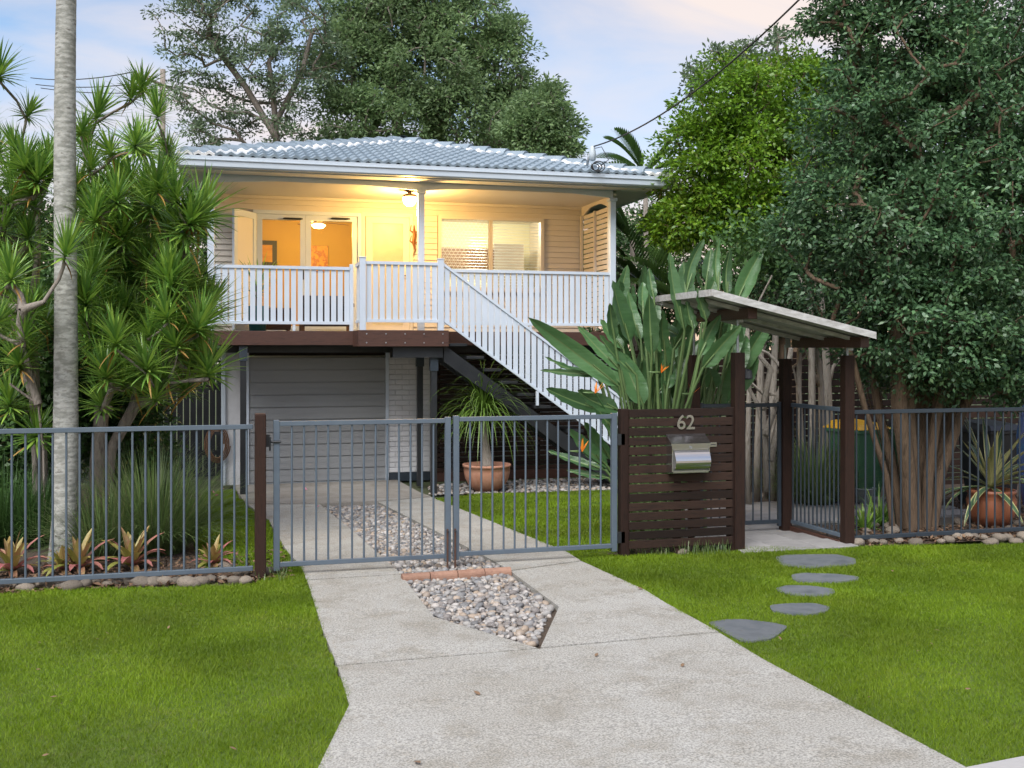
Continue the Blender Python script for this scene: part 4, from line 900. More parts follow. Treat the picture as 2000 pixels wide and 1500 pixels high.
# ---- entry posts, roof, gate
XP1, XP3, YB = X(1441, YF), X(1655, YF), 9.82
for (x, y, zt_, lb) in ((XP1, YF, 2.13, 'tall dark timber entry post beside the letterbox screen'), (XP3, YF, 2.10, 'tall dark timber entry post at the start of the right fence'),
                        (X(1534, YB), YB, 2.06, 'rear dark timber entry post carrying the entry gate'), (XP1, YB, 2.10, 'rear dark timber entry post behind the letterbox screen')):
    t = thing('entry_post', lb, 'post', (x, y, .3), 'entry posts'); bx('shaft', (x - .05, y - .05, .22), (x + .05, y + .05, zt_), 'post', t, .005)
    MB().tube([(x, y, zt_ - .01), (x, y, 2.68 - .2256 * (x - 4.13) - .14)], .013, 8).build('stirrup_rod', 'galv', t, normals=False); zs = 2.68 - .2256 * (x - 4.13); bx('stirrup', (x - .028, y - .056, zs - .17), (x + .028, y - .0505, zs - .06), 'galv', t)
er = thing('entry_roof', 'small weathered white skillion roof over the pedestrian entry', 'roof', (5.1, 9.2, 2.2))
RX0, RX1, RY0, RY1, RZ0, RZ1 = 4.13, 5.77, 8.46, 9.92, 2.68, 2.31
sl = (RZ1 - RZ0) / (RX1 - RX0)
def rz(x): return RZ0 + sl * (x - RX0)
m = MB(); n = 44; vs = []
for k in range(n + 1):
    y = RY0 + .03 + (RY1 - RY0 - .06) * k / n
    for x in (RX0 + .02, RX1): vs.append((x, y, rz(x) - .03 + .013 * math.cos(k * math.pi / 2)))
m.add(vs, [(2 * k, 2 * k + 1, 2 * k + 3, 2 * k + 2) for k in range(n)]); m.build('roof_sheet', 'corr', er)
for y in (RY0, RY1 - .02): MB().prism([(RX0, y, RZ0 - .055), (RX1, y, RZ1 - .055), (RX1, y, RZ1 + .008), (RX0, y, RZ0 + .008)], (0, .022, 0)).build('barge_board', 'barge', er)
bx('ridge_board', (RX0 - .02, RY0 + .0, RZ0 - .05), (RX0 - .001, RY1, RZ0 + .010), 'barge', er)
for k in range(3):
    y = RY0 + .3 + k * .45; MB().prism([(RX0 + .03, y, RZ0 - .085), (RX1 - .05, y, rz(RX1 - .05) - .08), (RX1 - .05, y, rz(RX1 - .05) - .045), (RX0 + .03, y, RZ0 - .05)], (0, .04, 0)).build('rafter', 'barge', er)
for x in (XP1, XP3): z = rz(x) - .045; bx('beam', (x - .045, RY0 + .12, z - .10), (x + .045, RY1 - .1, z), 'merbau', er, .004)
eg = thing('entry_gate', 'narrow dark tubular steel pedestrian gate under the entry roof', 'gate', (4.9, YB, .3)); panel(eg, XP1 + .06, X(1534, YB) - .055, YB, 'dgrey', .35, 1.60, stile=.035)
# side panel in depth from the rear post to the front post
sp = thing('side_fence', 'dark tubular steel fence panel running back from the right entry post', 'fence', (XP3, 9.35, .3))
pa, pb = Vector((X(1534, YB) + .05, YB - .02, 0)), Vector((XP3 - .03, YF + .06, 0)); dv_ = pb - pa; an = math.atan2(dv_.y, dv_.x); Tm = Matrix.Translation(pa) @ Matrix.Rotation(an, 4, 'Z'); Ls = dv_.length
for z0, z1 in ((.35, .388), (1.56, 1.60)): MB().box((0, -.018, z0), (Ls, .018, z1), .003, Tm).build('rail', 'grey', sp, normals=False)
me = MB().tube([(0, 0, -.6), (0, 0, .6)], .009, 8, False).mesh('bar', 'dgrey', True)
for i in range(12): p = pa + dv_ * ((i + .6) / 12.2); ob('bar', me, sp, (p.x, p.y, .975))
MB().box((0, -.03, .2), (Ls, .03, .32), .003, Tm).build('sleeper', 'merbau', sp, normals=False)
fr = thing('front_fence', 'dark tubular steel front fence right of the entry, before the multi stem tree', 'fence', (8, YF, .3)); panel(fr, XP3 + .05, 10.6, YF, 'dgrey', .33, 1.575, pitch=.0985)
sl_ = thing('post_lamp', 'small black lamp on the entry post beside the letterbox screen', 'lamp', (XP1 + .05, YF, 1.95)); m = MB(); m.lathe([(.0, .0), (.035, -.02), (.042, -.09), (.03, -.1)], (XP1 + .09, YF - .03, 1.98), 12); m.box((XP1 + .051, YF - .05, 1.9), (XP1 + .07, YF - .01, 1.98)); m.build('body', 'black', sl_, normals=False)

# ================================================================ things on and around the verandah
ln = at(800, 370, 16.35); lan = thing('porch_lantern', 'lit bell shaped porch lantern under the verandah ceiling', 'lantern', (ln.x, 16.35, CEIL))
MB().lathe([(.0, 0), (.06, 0), (.06, -.03), (.03, -.035), (.03, -.06), (.09, -.075), (.115, -.10), (.118, -.115), (.0, -.115)], (ln.x, 16.35, CEIL), 20).build('cap', 'rust', lan, True)
MB().lathe([(.108, -.117), (.104, -.17), (.085, -.225), (.05, -.255), (.0, -.262)], (ln.x, 16.35, CEIL), 20).build('glass', 'lampglass', lan, True)
def lamp(name, loc, e, c, r=.05, parent=None):
    d = bpy.data.lights.new(name, 'POINT'); d.energy = e; d.color = c; d.shadow_soft_size = r
    o = bpy.data.objects.new(name, d); col.objects.link(o); o.location = loc
    if parent: o.parent = parent; o.matrix_parent_inverse = Matrix.Translation(-WL[parent])
    return o
lamp('lantern_light', (ln.x, 16.35, CEIL - .34), 72, (1, .58, .17), .06, lan)
# ceiling fan with lamp in the living room
fx = X(622, 19.4); fan = thing('ceiling_fan', 'ceiling fan with glowing round lamp inside the living room', 'fan', (fx, 19.4, 4.7))
MB().tube([(fx, 19.4, 4.7), (fx, 19.4, 4.5)], .02, 8).build('rod', 'white', fan, normals=False); MB().lathe([(.0, .0), (.09, -.01), (.1, -.08), (.0, -.09)], (fx, 19.4, 4.52), 16).build('motor', 'cab', fan, True)
MB().lathe([(.12, 0), (.12, -.02), (.08, -.06), (0, -.07)], (fx, 19.4, 4.42), 20).build('lamp_bowl', 'bulb', fan, True)
for k in range(4):
    g = k * math.pi / 2 + .5; Tm = Matrix.Translation((fx, 19.4, 4.47)) @ Matrix.Rotation(g, 4, 'Z') @ Matrix.Rotation(.2, 4, 'X'); MB().box((.1, -.06, -.004), (.62, .06, .004), 0, Tm).build('blade', 'cab', fan, normals=False)
lamp('fan_light', (fx, 19.4, 4.26), 70, (1, .60, .12), .1, fan)
kxx = X(935, 19.0); kl = thing('kitchen_light', 'bright kitchen ceiling light seen through the window mesh', 'lamp', (kxx, 19.0, 4.7)); bx('body', (kxx - .3, 18.9, 4.60), (kxx + .3, 19.1, 4.695), 'white', kl, .01); bx('tube', (kxx - .28, 18.92, 4.575), (kxx + .28, 19.08, 4.599), 'bulbw', kl)
lamp('kitchen_lamp', (kxx, 19.0, 4.45), 65, (1, .86, .62), .15, kl)
for nm, px0, px1, py0, py1, mt, lb in (('painting', 497, 541, 470, 520, 'paint1', 'dark framed landscape painting on the living room wall'), ('painting', 606, 641, 480, 530, 'paint2', 'unframed orange autumn painting on the living room wall')):
    a, b = at(px0, py1, 21.24), at(px1, py0, 21.24); t = thing(nm, lb, 'painting', (a.x, 21.29, a.z)); bx('frame', (a.x, 21.25, a.z), (b.x, 21.295, b.z), 'bind', t); e = .09 if mt == 'paint1' else .004; bx('canvas', (a.x + e, 21.235, a.z + e), (b.x - e, 21.249, b.z - e), mt, t)
a, b = at(584, 640, 16.75), at(690, 588, 16.75); t = thing('outdoor_bench', 'low dark bench on the verandah in front of the glass doors', 'bench', ((a.x + b.x) / 2, 16.75, ZD)); bx('seat', (a.x, 16.6, ZD + .38), (b.x, 17.05, ZD + .45), 'darkfab', t, .01); bx('backrest', (a.x, 17.0, ZD + .452), (b.x, 17.06, ZD + .58), 'darkfab', t, .01)
for x in (a.x + .02, b.x - .08):
    for y in (16.62, 16.98): bx('leg', (x, y, ZD), (x + .06, y + .06, ZD + .379), 'cab', t)
bx('apron', (a.x + .06, 16.61, ZD + .08), (b.x - .06, 16.64, ZD + .379), 'darkfab', t)
a = at(545, 640, 16.9); t = thing('storage_chest', 'low orange timber chest on the verandah left of the bench', 'chest', (a.x, 16.9, ZD)); bx('body', (a.x - .3, 16.8, ZD + .03), (a.x + .18, 17.15, ZD + .34), 'merbau', t, .008); bx('lid', (a.x - .32, 16.78, ZD + .341), (a.x + .2, 17.17, ZD + .37), 'cab', t, .005)
for x in (a.x - .28, a.x + .12): bx('foot', (x, 16.82, ZD), (x + .04, 17.1, ZD + .03), 'cab', t)
q = at(503, 560, 16.5); t = thing('verandah_pot_plant', 'spiky potted plant in a teal pot behind the left balustrade', 'plant', (q.x, 16.5, ZD)); MB().lathe([(0, 0), (.12, 0), (.17, .36), (.19, .38), (.16, .38), (.15, .33), (0, .33)], (q.x, 16.5, ZD), 20).build('pot', 'teal', t, True)
m = MB(); random.seed(4)
for _ in range(46): g = random.uniform(0, 6.28); e = random.uniform(.2, 1.35); m.strap((q.x, 16.5, ZD + .5 + random.uniform(0, .2)), (math.cos(g) * math.cos(e), math.sin(g) * math.cos(e), math.sin(e)), random.uniform(.4, .62), .035, .12, 5)
m.build('foliage', 'drac', t, normals=False); MB().tube([(q.x, 16.5, ZD + .3), (q.x, 16.5, ZD + .7)], .03, 8).build('stem', 'bark', t, normals=False)
# rusted metal wall art: lizard
q = at(809, 465, YW - .05); t = thing('wall_art', 'rusty orange metal lizard sculpture on the wall beside the front door', 'sculpture', q)
m = MB(); m.tube([(q.x - .02, q.y, q.z - .30), (q.x + .02, q.y, q.z - .2), (q.x - .01, q.y, q.z - .08), (q.x + .01, q.y, q.z + .06), (q.x, q.y, q.z + .14), (q.x, q.y, q.z + .22)], [.006, .018, .042, .05, .03, .006], 8, squash=.5)
for z_, sg in ((.08, 1), (.08, -1), (-.1, 1), (-.1, -1)): m.tube([(q.x, q.y, q.z + z_), (q.x + sg * .07, q.y, q.z + z_ + .05), (q.x + sg * .05, q.y, q.z + z_ + .14)], [.014, .01, .007], 6); 
m.build('body', 'iron', t, True, False)
# service cable and bracket on the roof
q = at(1158, 318, 15.9); t = thing('service_bracket', 'grey service mast with coiled black cable on the roof edge', 'bracket', q)
MB().tube([q + Vector((-.1, 0, -.05)), q + Vector((-.06, 0, .14)), q + Vector((.0, 0, .17))], .022, 8).build('mast', 'galv', t, True); q1 = at(1157, 303, 15.85); MB().lathe([(.0, .16), (.035, .14), (.06, .02), (.055, -.08), (.0, -.1)], q1, 12).build('insulator_box', 'bucket', t, True)
m = MB()
for k in range(3): r_ = .065 + k * .018; m.tube([at(1162, 326, 15.45) + Vector((math.cos(g) * r_ + k * .02, -.03 * k, math.sin(g) * r_ * .8)) for g in np.linspace(0, 6.28, 20)], .008, 6, False)
m.tube([q1 + Vector((0, 0, .1)), q1 + Vector((.12, -.1, .12)), q1 + Vector((.2, -.2, -.1)), at(1170, 326, 15.45)], .007, 6, False); m.build('cable_coil', 'cable', t, True, False)
pA, pB = q1 + Vector((.02, 0, .14)), at(1600, -40, 9.0); m = MB(); m.tube([pA.lerp(pB, k / 24) - Vector((0, 0, .25 * 4 * (k / 24) * (1 - k / 24))) for k in range(25)] , .011, 6, False); tag(m.build('power_line', 'cable', None, True, False), 'twisted black service cable running up from the roof to the top edge', 'cable')
# far street wires on the left
pp = thing('power_pole', 'distant power pole with crossarm behind the dragon trees', 'pole', at(318, 330, 60)); a = at(318, 150, 60); MB().tube([(a.x, 60, 0), (a.x, 60, a.z + .4)], .14, 8).build('shaft', 'bark', pp, True); c1, c2 = at(262, 142, 59), at(372, 190, 61); MB().tube([c1, c2], .09, 6).build('crossarm', 'bark', pp)
for k, (s0, s1, e1) in enumerate(((0, (262, 140), (60, 152)), (1, (300, 158), (70, 165)), (2, (345, 175), (80, 172)), (3, (262, 142), (520, 178)), (4, (320, 166), (520, 190)))):
    a, b = at(*s1, 59.5), at(*e1, 70 if e1[0] < 200 else 75); tag(MB().tube([a.lerp(b, i / 10) - Vector((0, 0, .25 * i / 10 * (1 - i / 10) * 4)) for i in range(11)], .03, 4, False).build('street_wire', 'cable', None, True, False), ['highest thin wire running left from the distant pole', 'middle thin wire running left from the distant pole', 'lowest thin wire running left from the distant pole', 'upper thin wire running right behind the airy tree', 'lower thin wire running right behind the airy tree'][k], 'wire', 'street wires')

# ================================================================ pots, bins, far fences
pc = gp(951, 957); pt = thing('ponytail_palm', 'ponytail palm in a wide terracotta bowl before the stair', 'plant', pc)
MB().lathe([(0, 0), (.19, 0), (.19, .02), (.225, .03), (.29, .10), (.335, .19), (.355, .29), (.355, .36), (.372, .365), (.372, .40), (.34, .40), (.33, .34), (0, .33)], pc, 36).build('bowl', 'terra', pt, True)
MB().tube([pc + Vector((0, 0, .3)), pc + Vector((0, 0, .42)), pc + Vector((-.01, 0, .62)), pc + Vector((-.05, 0, .95)), pc + Vector((-.06, 0, 1.15))], [.12, .10, .06, .05, .045], 12).build('trunk', 'barkp', pt, True)
m = MB(); random.seed(12)
for _ in range(300):
    g = random.uniform(0, 6.28); e = random.uniform(-.1, 1.45); m.strap(pc + Vector((-.06, 0, 1.12 + random.uniform(-.06, .1))), (math.cos(g) * math.cos(e), math.sin(g) * math.cos(e), math.sin(e)), random.uniform(.65, 1.25), .022, .42, 9, [.8, 1, .9, .7, .4, .05])
m.build('foliage', 'pony', pt, normals=False)
def wheelie(p, rot, mb_, ml, label, h=.95):
    t = thing('wheelie_bin', label, 'bin', p); T = Matrix.Translation(p) @ Matrix.Rotation(rot, 4, 'Z')
    def q(vs): return [T @ Vector(v) for v in vs]
    m = MB(); a, b = .20, .27; m.add(q([(-a, -a, .08), (a, -a, .08), (a, a, .08), (-a, a, .08), (-b, -b, h), (b, -b, h), (b, b, h), (-b, b, h)]), BOXF); m.build('body', mb_, t)
    MB().box((-b - .02, -b - .02, h - .05), (b + .02, b + .02, h - .001), .01, T).build('rim', mb_, t, normals=False)
    m = MB(); m.add(q([(-b - .02, -b - .03, h), (b + .02, -b - .03, h), (b + .02, b + .06, h), (-b - .02, b + .06, h), (-b + .03, -b + .05, h + .06), (b - .03, -b + .05, h + .06), (b - .03, b, h + .1), (-b + .03, b, h + .1)]), BOXF); m.build('lid', ml, t)
    for x in (-.22, .22): MB().tube(q([(x - .025, .2, .1), (x + .025, .2, .1)]), .1, 14).build('wheel', 'bind', t, normals=False)
    MB().tube(q([(-.2, b + .07, h - .04), (.2, b + .07, h - .04)]), .015, 8).build('handle', 'bind', t, normals=False)
    return t
wheelie(gp(1738, 1000, -.02) + Vector((.15, .9, 0)), .25, 'bin', 'binlid', 'green wheelie bin with yellow lid behind the multi stem tree')
wheelie(gp(1835, 1000, -.02) + Vector((.35, .9, 0)), -.15, 'bin', 'bind', 'green wheelie bin with dark lid half hidden by the multi stem tree')
wheelie(gp(1960, 1005, -.02) + Vector((.4, .7, 0)), .1, 'bind', 'bind', 'charcoal wheelie bin behind the agave pot')
q = at(2004, 1000, 10.2); t = thing('kayak', 'upright blue and purple kayak end at the right edge', 'kayak', (q.x + .12, 10.2, G(10.2))); MB().lathe([(0, 0), (.14, .1), (.2, .5), (.21, .9), (.17, 1.2), (.1, 1.34), (0, 1.38)], (q.x + .14, 10.2, G(10.2)), 20).build('hull', 'blue', t, True); bx('grab_handle', (q.x + .1, 10.0, 1.2), (q.x + .16, 10.03, 1.26), 'bind', t)
q = gp(1687, 985); t = thing('bucket', 'pale plastic tub on the courtyard paving behind the entry post', 'bucket', q); MB().lathe([(0, 0), (.10, 0), (.14, .2), (.15, .2), (.15, .215), (.13, .215), (.095, .02), (0, .02)], q, 20).build('tub', 'bucket', t, True); MB().tube([q + Vector((math.cos(g) * .145, 0, .19 + math.sin(g) * .02)) for g in np.linspace(0, 3.14, 9)], .005, 5).build('handle', 'galv', t)
ap = gp(1936, 1024); ag = thing('potted_agave', 'variegated agave in a round terracotta pot behind the right fence', 'plant', ap)
MB().lathe([(0, 0), (.17, 0), (.235, .12), (.255, .26), (.23, .33), (.25, .345), (.25, .38), (.22, .38), (.2, .33), (0, .32)], ap, 32).build('pot', 'terrad', ag, True)
m = MB(); m2 = MB(); random.seed(6); wp = [.7, 1, 1, .85, .6, .04]
for _ in range(40):
    g = random.uniform(0, 6.28); e = random.uniform(-.15, 1.35); L = random.uniform(.55, .95); d = Vector((math.cos(g) * math.cos(e), math.sin(g) * math.cos(e), math.sin(e))); p = ap + Vector((0, 0, .40)); dr = random.uniform(.08, .30) * (1.4 - e * .7)
    m.strap(p, d, L, .05, dr, 7, wp, .35); m2.strap(p - Vector((0, 0, .004)), d, L * 1.003, .075, dr, 7, wp, .35)
lv = m.build('leaves', 'agave', ag, normals=False); lv.name = 'foliage'; m2.build('leaf_margins', 'agavem', ag, normals=False)
# board fences
def board_fence(label, xa, xb, y, z0, z1, mat, pitch=.105, rot=None):
    t = thing('board_fence', label, 'fence', ((xa + xb) / 2, y, z0)); me = piece((xb - xa, .02, pitch - .012), mat, .003, 'board')
    for i in range(int((z1 - z0) / pitch)): ob('board', me, t, ((xa + xb) / 2, y, z0 + pitch * (i + .5)))
    for x in np.arange(xa + .1, xb, 1.6): bx('fence_post', (x - .05, y + .0105, z0 - .1), (x + .05, y + .1, z1), mat, t)
board_fence('dark horizontal board fence behind the pale trunks and bins', 6.3, 14.5, 14.0, .02, 2.15, 'wood')
t = thing('paling_fence', 'black vertical paling fence beside the garage on the left', 'fence', (-1.8, 18.5, 0)); me = piece((.09, .02, 1.9), 'black', 0, 'paling')
for x in np.arange(-5.5, X(440, YG) - .05, .105): ob('paling', me, t, (x, 18.5, .95))
for z in (.4, 1.5): bx('rail', (-5.5, 18.511, z - .04), (-.1, 18.56, z + .04), 'black', t)
q = at(424, 868, 17.0); t = thing('garden_hose', 'coiled garden hose hanging beside the garage', 'hose', q); MB().tube([q + Vector((math.cos(g) * (.10 + .004 * g), .05 + .003 * g, math.sin(g) * (.2 + .004 * g))) for g in np.linspace(0, 25, 90)], .011, 6, False).build('coil', 'cab', t, True, False); bx('hook', (q.x - .04, 17.0, q.z + .15), (q.x + .04, 17.2, q.z + .2), 'black', t)

# ================================================================ plants
def V3(*a): return Vector(a)
# ---- royal palm trunk
pb_ = gp(124, 1092); mb = MB(); prof = [(0, .145), (.12, .125), (.4, .108), (.9, .112), (1.6, .105), (2.6, .098), (3.6, .096), (4.6, .090), (5.6, .083), (7.2, .075)]
pts_, rr = [], []
for i in range(140):
    h = 7.2 * i / 139; k = max(j for j in range(len(prof) - 1) if prof[j][0] <= h); a, b = prof[k], prof[k + 1]; r_ = a[1] + (b[1] - a[1]) * (h - a[0]) / (b[0] - a[0])
    pts_.append(pb_ + V3(.012 * math.sin(h * 1.1) + .006 * h, 0, h - .03)); rr.append(r_ * (1 + .014 * (1 if i % 3 == 0 else 0) + random.uniform(-.006, .006)))
t = thing('palm_tree', 'tall slender grey ringed palm trunk behind the left fence', 'palm', pb_); mb.tube(pts_, rr, 20).build('trunk', 'palm', t, True)
def frond(m, p, d, L, n=34, ll=.5, lw=.035, droop=.16, rib=.012):
    p = Vector(p); d = Vector(d).normalized(); side = d.cross(V3(0, 0, 1)).normalized(); pts = [p.copy()]; ds = [d.copy()]
    for i in range(n): p = p + d * (L / n); d = (d + V3(0, 0, -1) * droop * (.3 + i / n) * 3 / n * 2).normalized(); pts.append(p.copy()); ds.append(d.copy())
    m.tube(pts[::3], [rib * (1 - .8 * k / len(pts[::3])) for k in range(len(pts[::3]))], 5, False)
    for i in range(int(n * .18), n + 1):
        q = i / n; l = ll * (math.sin(math.pi * (.12 + .83 * q)) ** .7)
        for s in (-1, 1): m.strap(pts[i], side * s + ds[i] * .75 + V3(0, 0, .25), l, lw, .22, 4, [.5, 1, .8, .05])
cr = t; m = MB(); top = pts_[-1]
for k in range(11): g = k * 2.4; frond(m, top, (math.cos(g), math.sin(g), random.uniform(.2, 1.2)), 2.2, 26, .55, .04, .2)
m.build('crown', 'frond', t, normals=False)
# ---- dragon trees: rosettes on branching stems
random.seed(21)
def rosette(seed, n=88, L=.46):
    rnd = random.Random(seed); m = MB()
    for i in range(n):
        q = i / n; g = i * 2.39996 + rnd.uniform(-.2, .2); e = 1.45 - 1.75 * q ** .9 + rnd.uniform(-.12, .12); l = L * rnd.uniform(.75, 1.12) * (.72 + .4 * math.sin(math.pi * min(1, .2 + q)))
        m.strap((0, 0, .10 * (1 - q)), (math.cos(g) * math.cos(e), math.sin(g) * math.cos(e), math.sin(e)), l, .031, rnd.uniform(.05, .19), 5, [.7, .95, 1, .8, .5, .03], .18)
    m.k = 1
    for i in range(rnd.randint(1, 4)): g = rnd.uniform(0, 6.28); m.strap((0, 0, -.02), (math.cos(g), math.sin(g), -.5), L * .9, .026, .25, 5)
    return m.mesh('leaf_rosette', ['drac', 'dracd'], False)
rms = [rosette(i) for i in range(7)]
def dragon(label, base, stems, ros, r0=.075):
    """ros: (px, py, Y, radius px)"""
    t = thing('dragon_tree', label, 'dragon tree', base, 'dragon trees'); tg = [at(a, b, c) - V3(0, 0, .03) for a, b, c, d in ros]
    seg = skeleton(stems, tg, 5, wig=.10, r0=r0, rmin=.013, expo=.5); ob('trunk', limb_mesh(MB(), seg, 8).mesh('trunk', 'bark', True), t)
    for (a, b, c, d) in ros:
        p = at(a, b, c); s = d / (FPX / (p.x * ST + p.y * CT)) / .36
        lean = (p - Vector(base)); lean.z = 0; lv = lean.normalized() * random.uniform(.1, .5)
        ob('leaf_rosette', random.choice(rms), t, p, (-lv.y + random.uniform(-.2, .2), lv.x + random.uniform(-.2, .2), random.uniform(0, 6.28)), (s, s, s * random.uniform(.9, 1.1)))
Z1 = 2.142
main = [(400, 505, 115), (545, 420, 85), (592, 380, 90), (660, 500, 100), (565, 625, 95), (705, 655, 80), (490, 780, 115), (660, 800, 115), (610, 965, 125), (770, 990, 165), (830, 930, 150), (400, 940, 115), (520, 1110, 120), (640, 1130, 125), (465, 1275, 125), (800, 1390, 170), (700, 1340, 120), (640, 1460, 115), (330, 800, 110), (740, 850, 120), (360, 640, 100), (340, 560, 80), (470, 650, 90), (560, 880, 110), (700, 1190, 120), (880, 1300, 120), (430, 1060, 110), (560, 760, 100), (380, 720, 100), (560, 1390, 120)]
main = [(a / Z1, b / Z1, random.uniform(10.3, 12.2), d / Z1) for a, b, d in main] + [(random.uniform(165, 400), random.uniform(380, 760), random.uniform(10.4, 12.6), random.uniform(44, 62)) for _ in range(85)] + [(228, 677, 10.0, 58), (290, 728, 10.2, 60), (387, 650, 10.6, 66), (406, 735, 10.6, 66), (305, 785, 10.3, 52), (345, 700, 11, 60), (250, 750, 11, 55), (360, 770, 11.2, 55), (200, 800, 11.5, 50), (170, 640, 11.4, 60), (120, 300, 12.5, 50), (280, 300, 12.2, 50), (330, 340, 12, 48), (300, 420, 11.6, 58), (240, 470, 11.2, 58), (200, 400, 12, 55)]
b1_ = gp(185, 1035); b2_ = gp(150, 1040) + V3(0, .5, 0)
st1 = [[b1_, at(190, 900, b1_.y), at(200, 790, b1_.y + .1), at(215, 700, b1_.y + .2), at(240, 610, b1_.y + .3)], [b1_ + V3(.1, .1, 0), at(215, 880, b1_.y + .1), at(265, 790, b1_.y + .1), at(320, 770, b1_.y + .2)], [b1_ + V3(.05, .3, 0), at(230, 860, b1_.y + .4), at(300, 640, b1_.y + .5), at(280, 480, b1_.y + .7)]]
dragon('large many headed dragon tree right of the palm trunk, against the verandah', b1_, st1, main, .08)
left = [(0, 330, 115), (110, 490, 80), (70, 640, 85), (40, 770, 110), (30, 860, 120), (150, 880, 100), (130, 740, 90), (-60, 560, 110), (10, 980, 110), (120, 1010, 100), (-20, 660, 100), (190, 700, 80)]
left = [(a / Z1, b / Z1, random.uniform(10.8, 12), d / Z1) for a, b, d in left] + [(20, 800, 11.8, 55), (70, 860, 11.8, 55), (40, 720, 11.5, 55)] + [(random.uniform(-60, 105), random.uniform(330, 740), random.uniform(10.8, 12.4), random.uniform(44, 58)) for _ in range(24)]
b3_ = gp(70, 1050); dragon('dragon tree with thin forking stems left of the palm trunk', b3_, [[b3_, at(75, 930, b3_.y), at(70, 800, b3_.y), at(60, 650, b3_.y + .1), at(75, 480, b3_.y + .3)], [b3_ + V3(.1, .1, 0), at(85, 850, b3_.y + .2), at(45, 720, b3_.y + .3)]], left, .06)
low = [(270 / Z1, 1085 / Z1, 9.75, 56), (50 / Z1, 1180 / Z1, 9.9, 54), (45, 668, 9.9, 52), (-15, 640, 10, 52), (10, 560, 10.2, 50)]
b4_ = gp(88, 1060); dragon('low dragon tree with a curved bare branch crossing before the palm trunk', b4_, [[b4_, at(85, 880, b4_.y), at(75, 790, b4_.y - .1), at(20, 750, b4_.y - .1)], [at(75, 790, b4_.y - .1), at(20, 600, b4_.y), at(45, 605, 9.8), at(85, 590, 9.75), at(115, 545, 9.75)]], low, .042)
# ---- long grass clumps
def clump(name, label, p, n, L, w_, spread, mat, droop=.3, e0=.3, group=None, cat='grass clump'):
    m = MB(); rnd = random.Random(int(p[0] * 100))
    sv = random.getstate(); random.seed(3)
    for _ in range(n):
        g = rnd.uniform(0, 6.28); e = rnd.uniform(e0, 1.5); r_ = rnd.random() ** .5 * spread
        m.strap((p[0] + math.cos(g) * r_, p[1] + math.sin(g) * r_, p[2] - .02), (math.cos(g) * math.cos(e), math.sin(g) * math.cos(e), math.sin(e)), L * rnd.uniform(.6, 1.15), w_, droop * rnd.uniform(.6, 1.3), 6, [.8, 1, .9, .7, .4, .03])
    random.setstate(sv); return tag(ob(name, m.mesh(name, mat), None), label, cat, group)
clump('grass_clump', 'broad fine leaved grass clump beside the left inner lawn', gp(300, 1075), 1500, 1.0, .011, .28, 'tuft', .30, .55)
clump('grass_clump', 'tall arching strappy clump behind the fine grass', gp(275, 1010), 500, 1.25, .022, .2, 'tuft', .24, .6)
clump('grass_clump', 'dark grass clump at the foot of the palm trunk', gp(70, 1060), 700, .8, .014, .25, 'fol_h', .28, .5)
clump('grass_clump', 'dark grass clump right of the palm trunk foot', gp(205, 1085), 700, .75, .012, .22, 'tuft', .3, .5)
clump('grass_clump', 'dark grass clump at the left edge of the bed', gp(5, 1060), 600, .9, .014, .25, 'fol_h', .28, .5)
clump('grass_clump', 'arching green grass clump behind the entry side fence', gp(1592, 985), 800, 1.0, .016, .2, 'tuft', .28, .5)
clump('strap_lily', 'small strap leaved lily by the green bin', gp(1718, 1022), 60, .42, .03, .05, 'drac', .3, .2, cat='plant')
clump('strap_lily', 'small strap leaved lily by the right entry post', gp(1690, 1030), 40, .34, .03, .05, 'drac', .3, .2, cat='plant')
# ---- bromeliads
for i, (px, py, s, lb) in enumerate(((18, 1122, 1.1, 'bromeliad with cream and green leaves at the left edge'), (150, 1118, 1.1, 'pink and yellow bromeliad at the foot of the palm trunk'), (118, 1120, .75, 'small bromeliad half behind the palm foot bromeliad'), (255, 1112, 1.15, 'bright pink centred bromeliad right of the palm trunk'), (415, 1108, .8, 'small pale yellow bromeliad near the gate post'))):
    p = gp(px, py) + V3(0, .12, 0); m = MB(); rnd = random.Random(i)
    for k in range(24):
        g = k * 2.4; e = 1.35 - 1.15 * k / 24 + rnd.uniform(-.1, .1); m.strap(p, (math.cos(g) * math.cos(e), math.sin(g) * math.cos(e), math.sin(e)), .33 * s * rnd.uniform(.7, 1.1), .062 * s, .16 + .014 * k, 6, [.9, 1, 1, .95, .7, .1], .3)
    tag(ob('bromeliad', m.mesh('bromeliad', 'brom'), None), lb, 'bromeliad', 'bromeliads along the left fence')
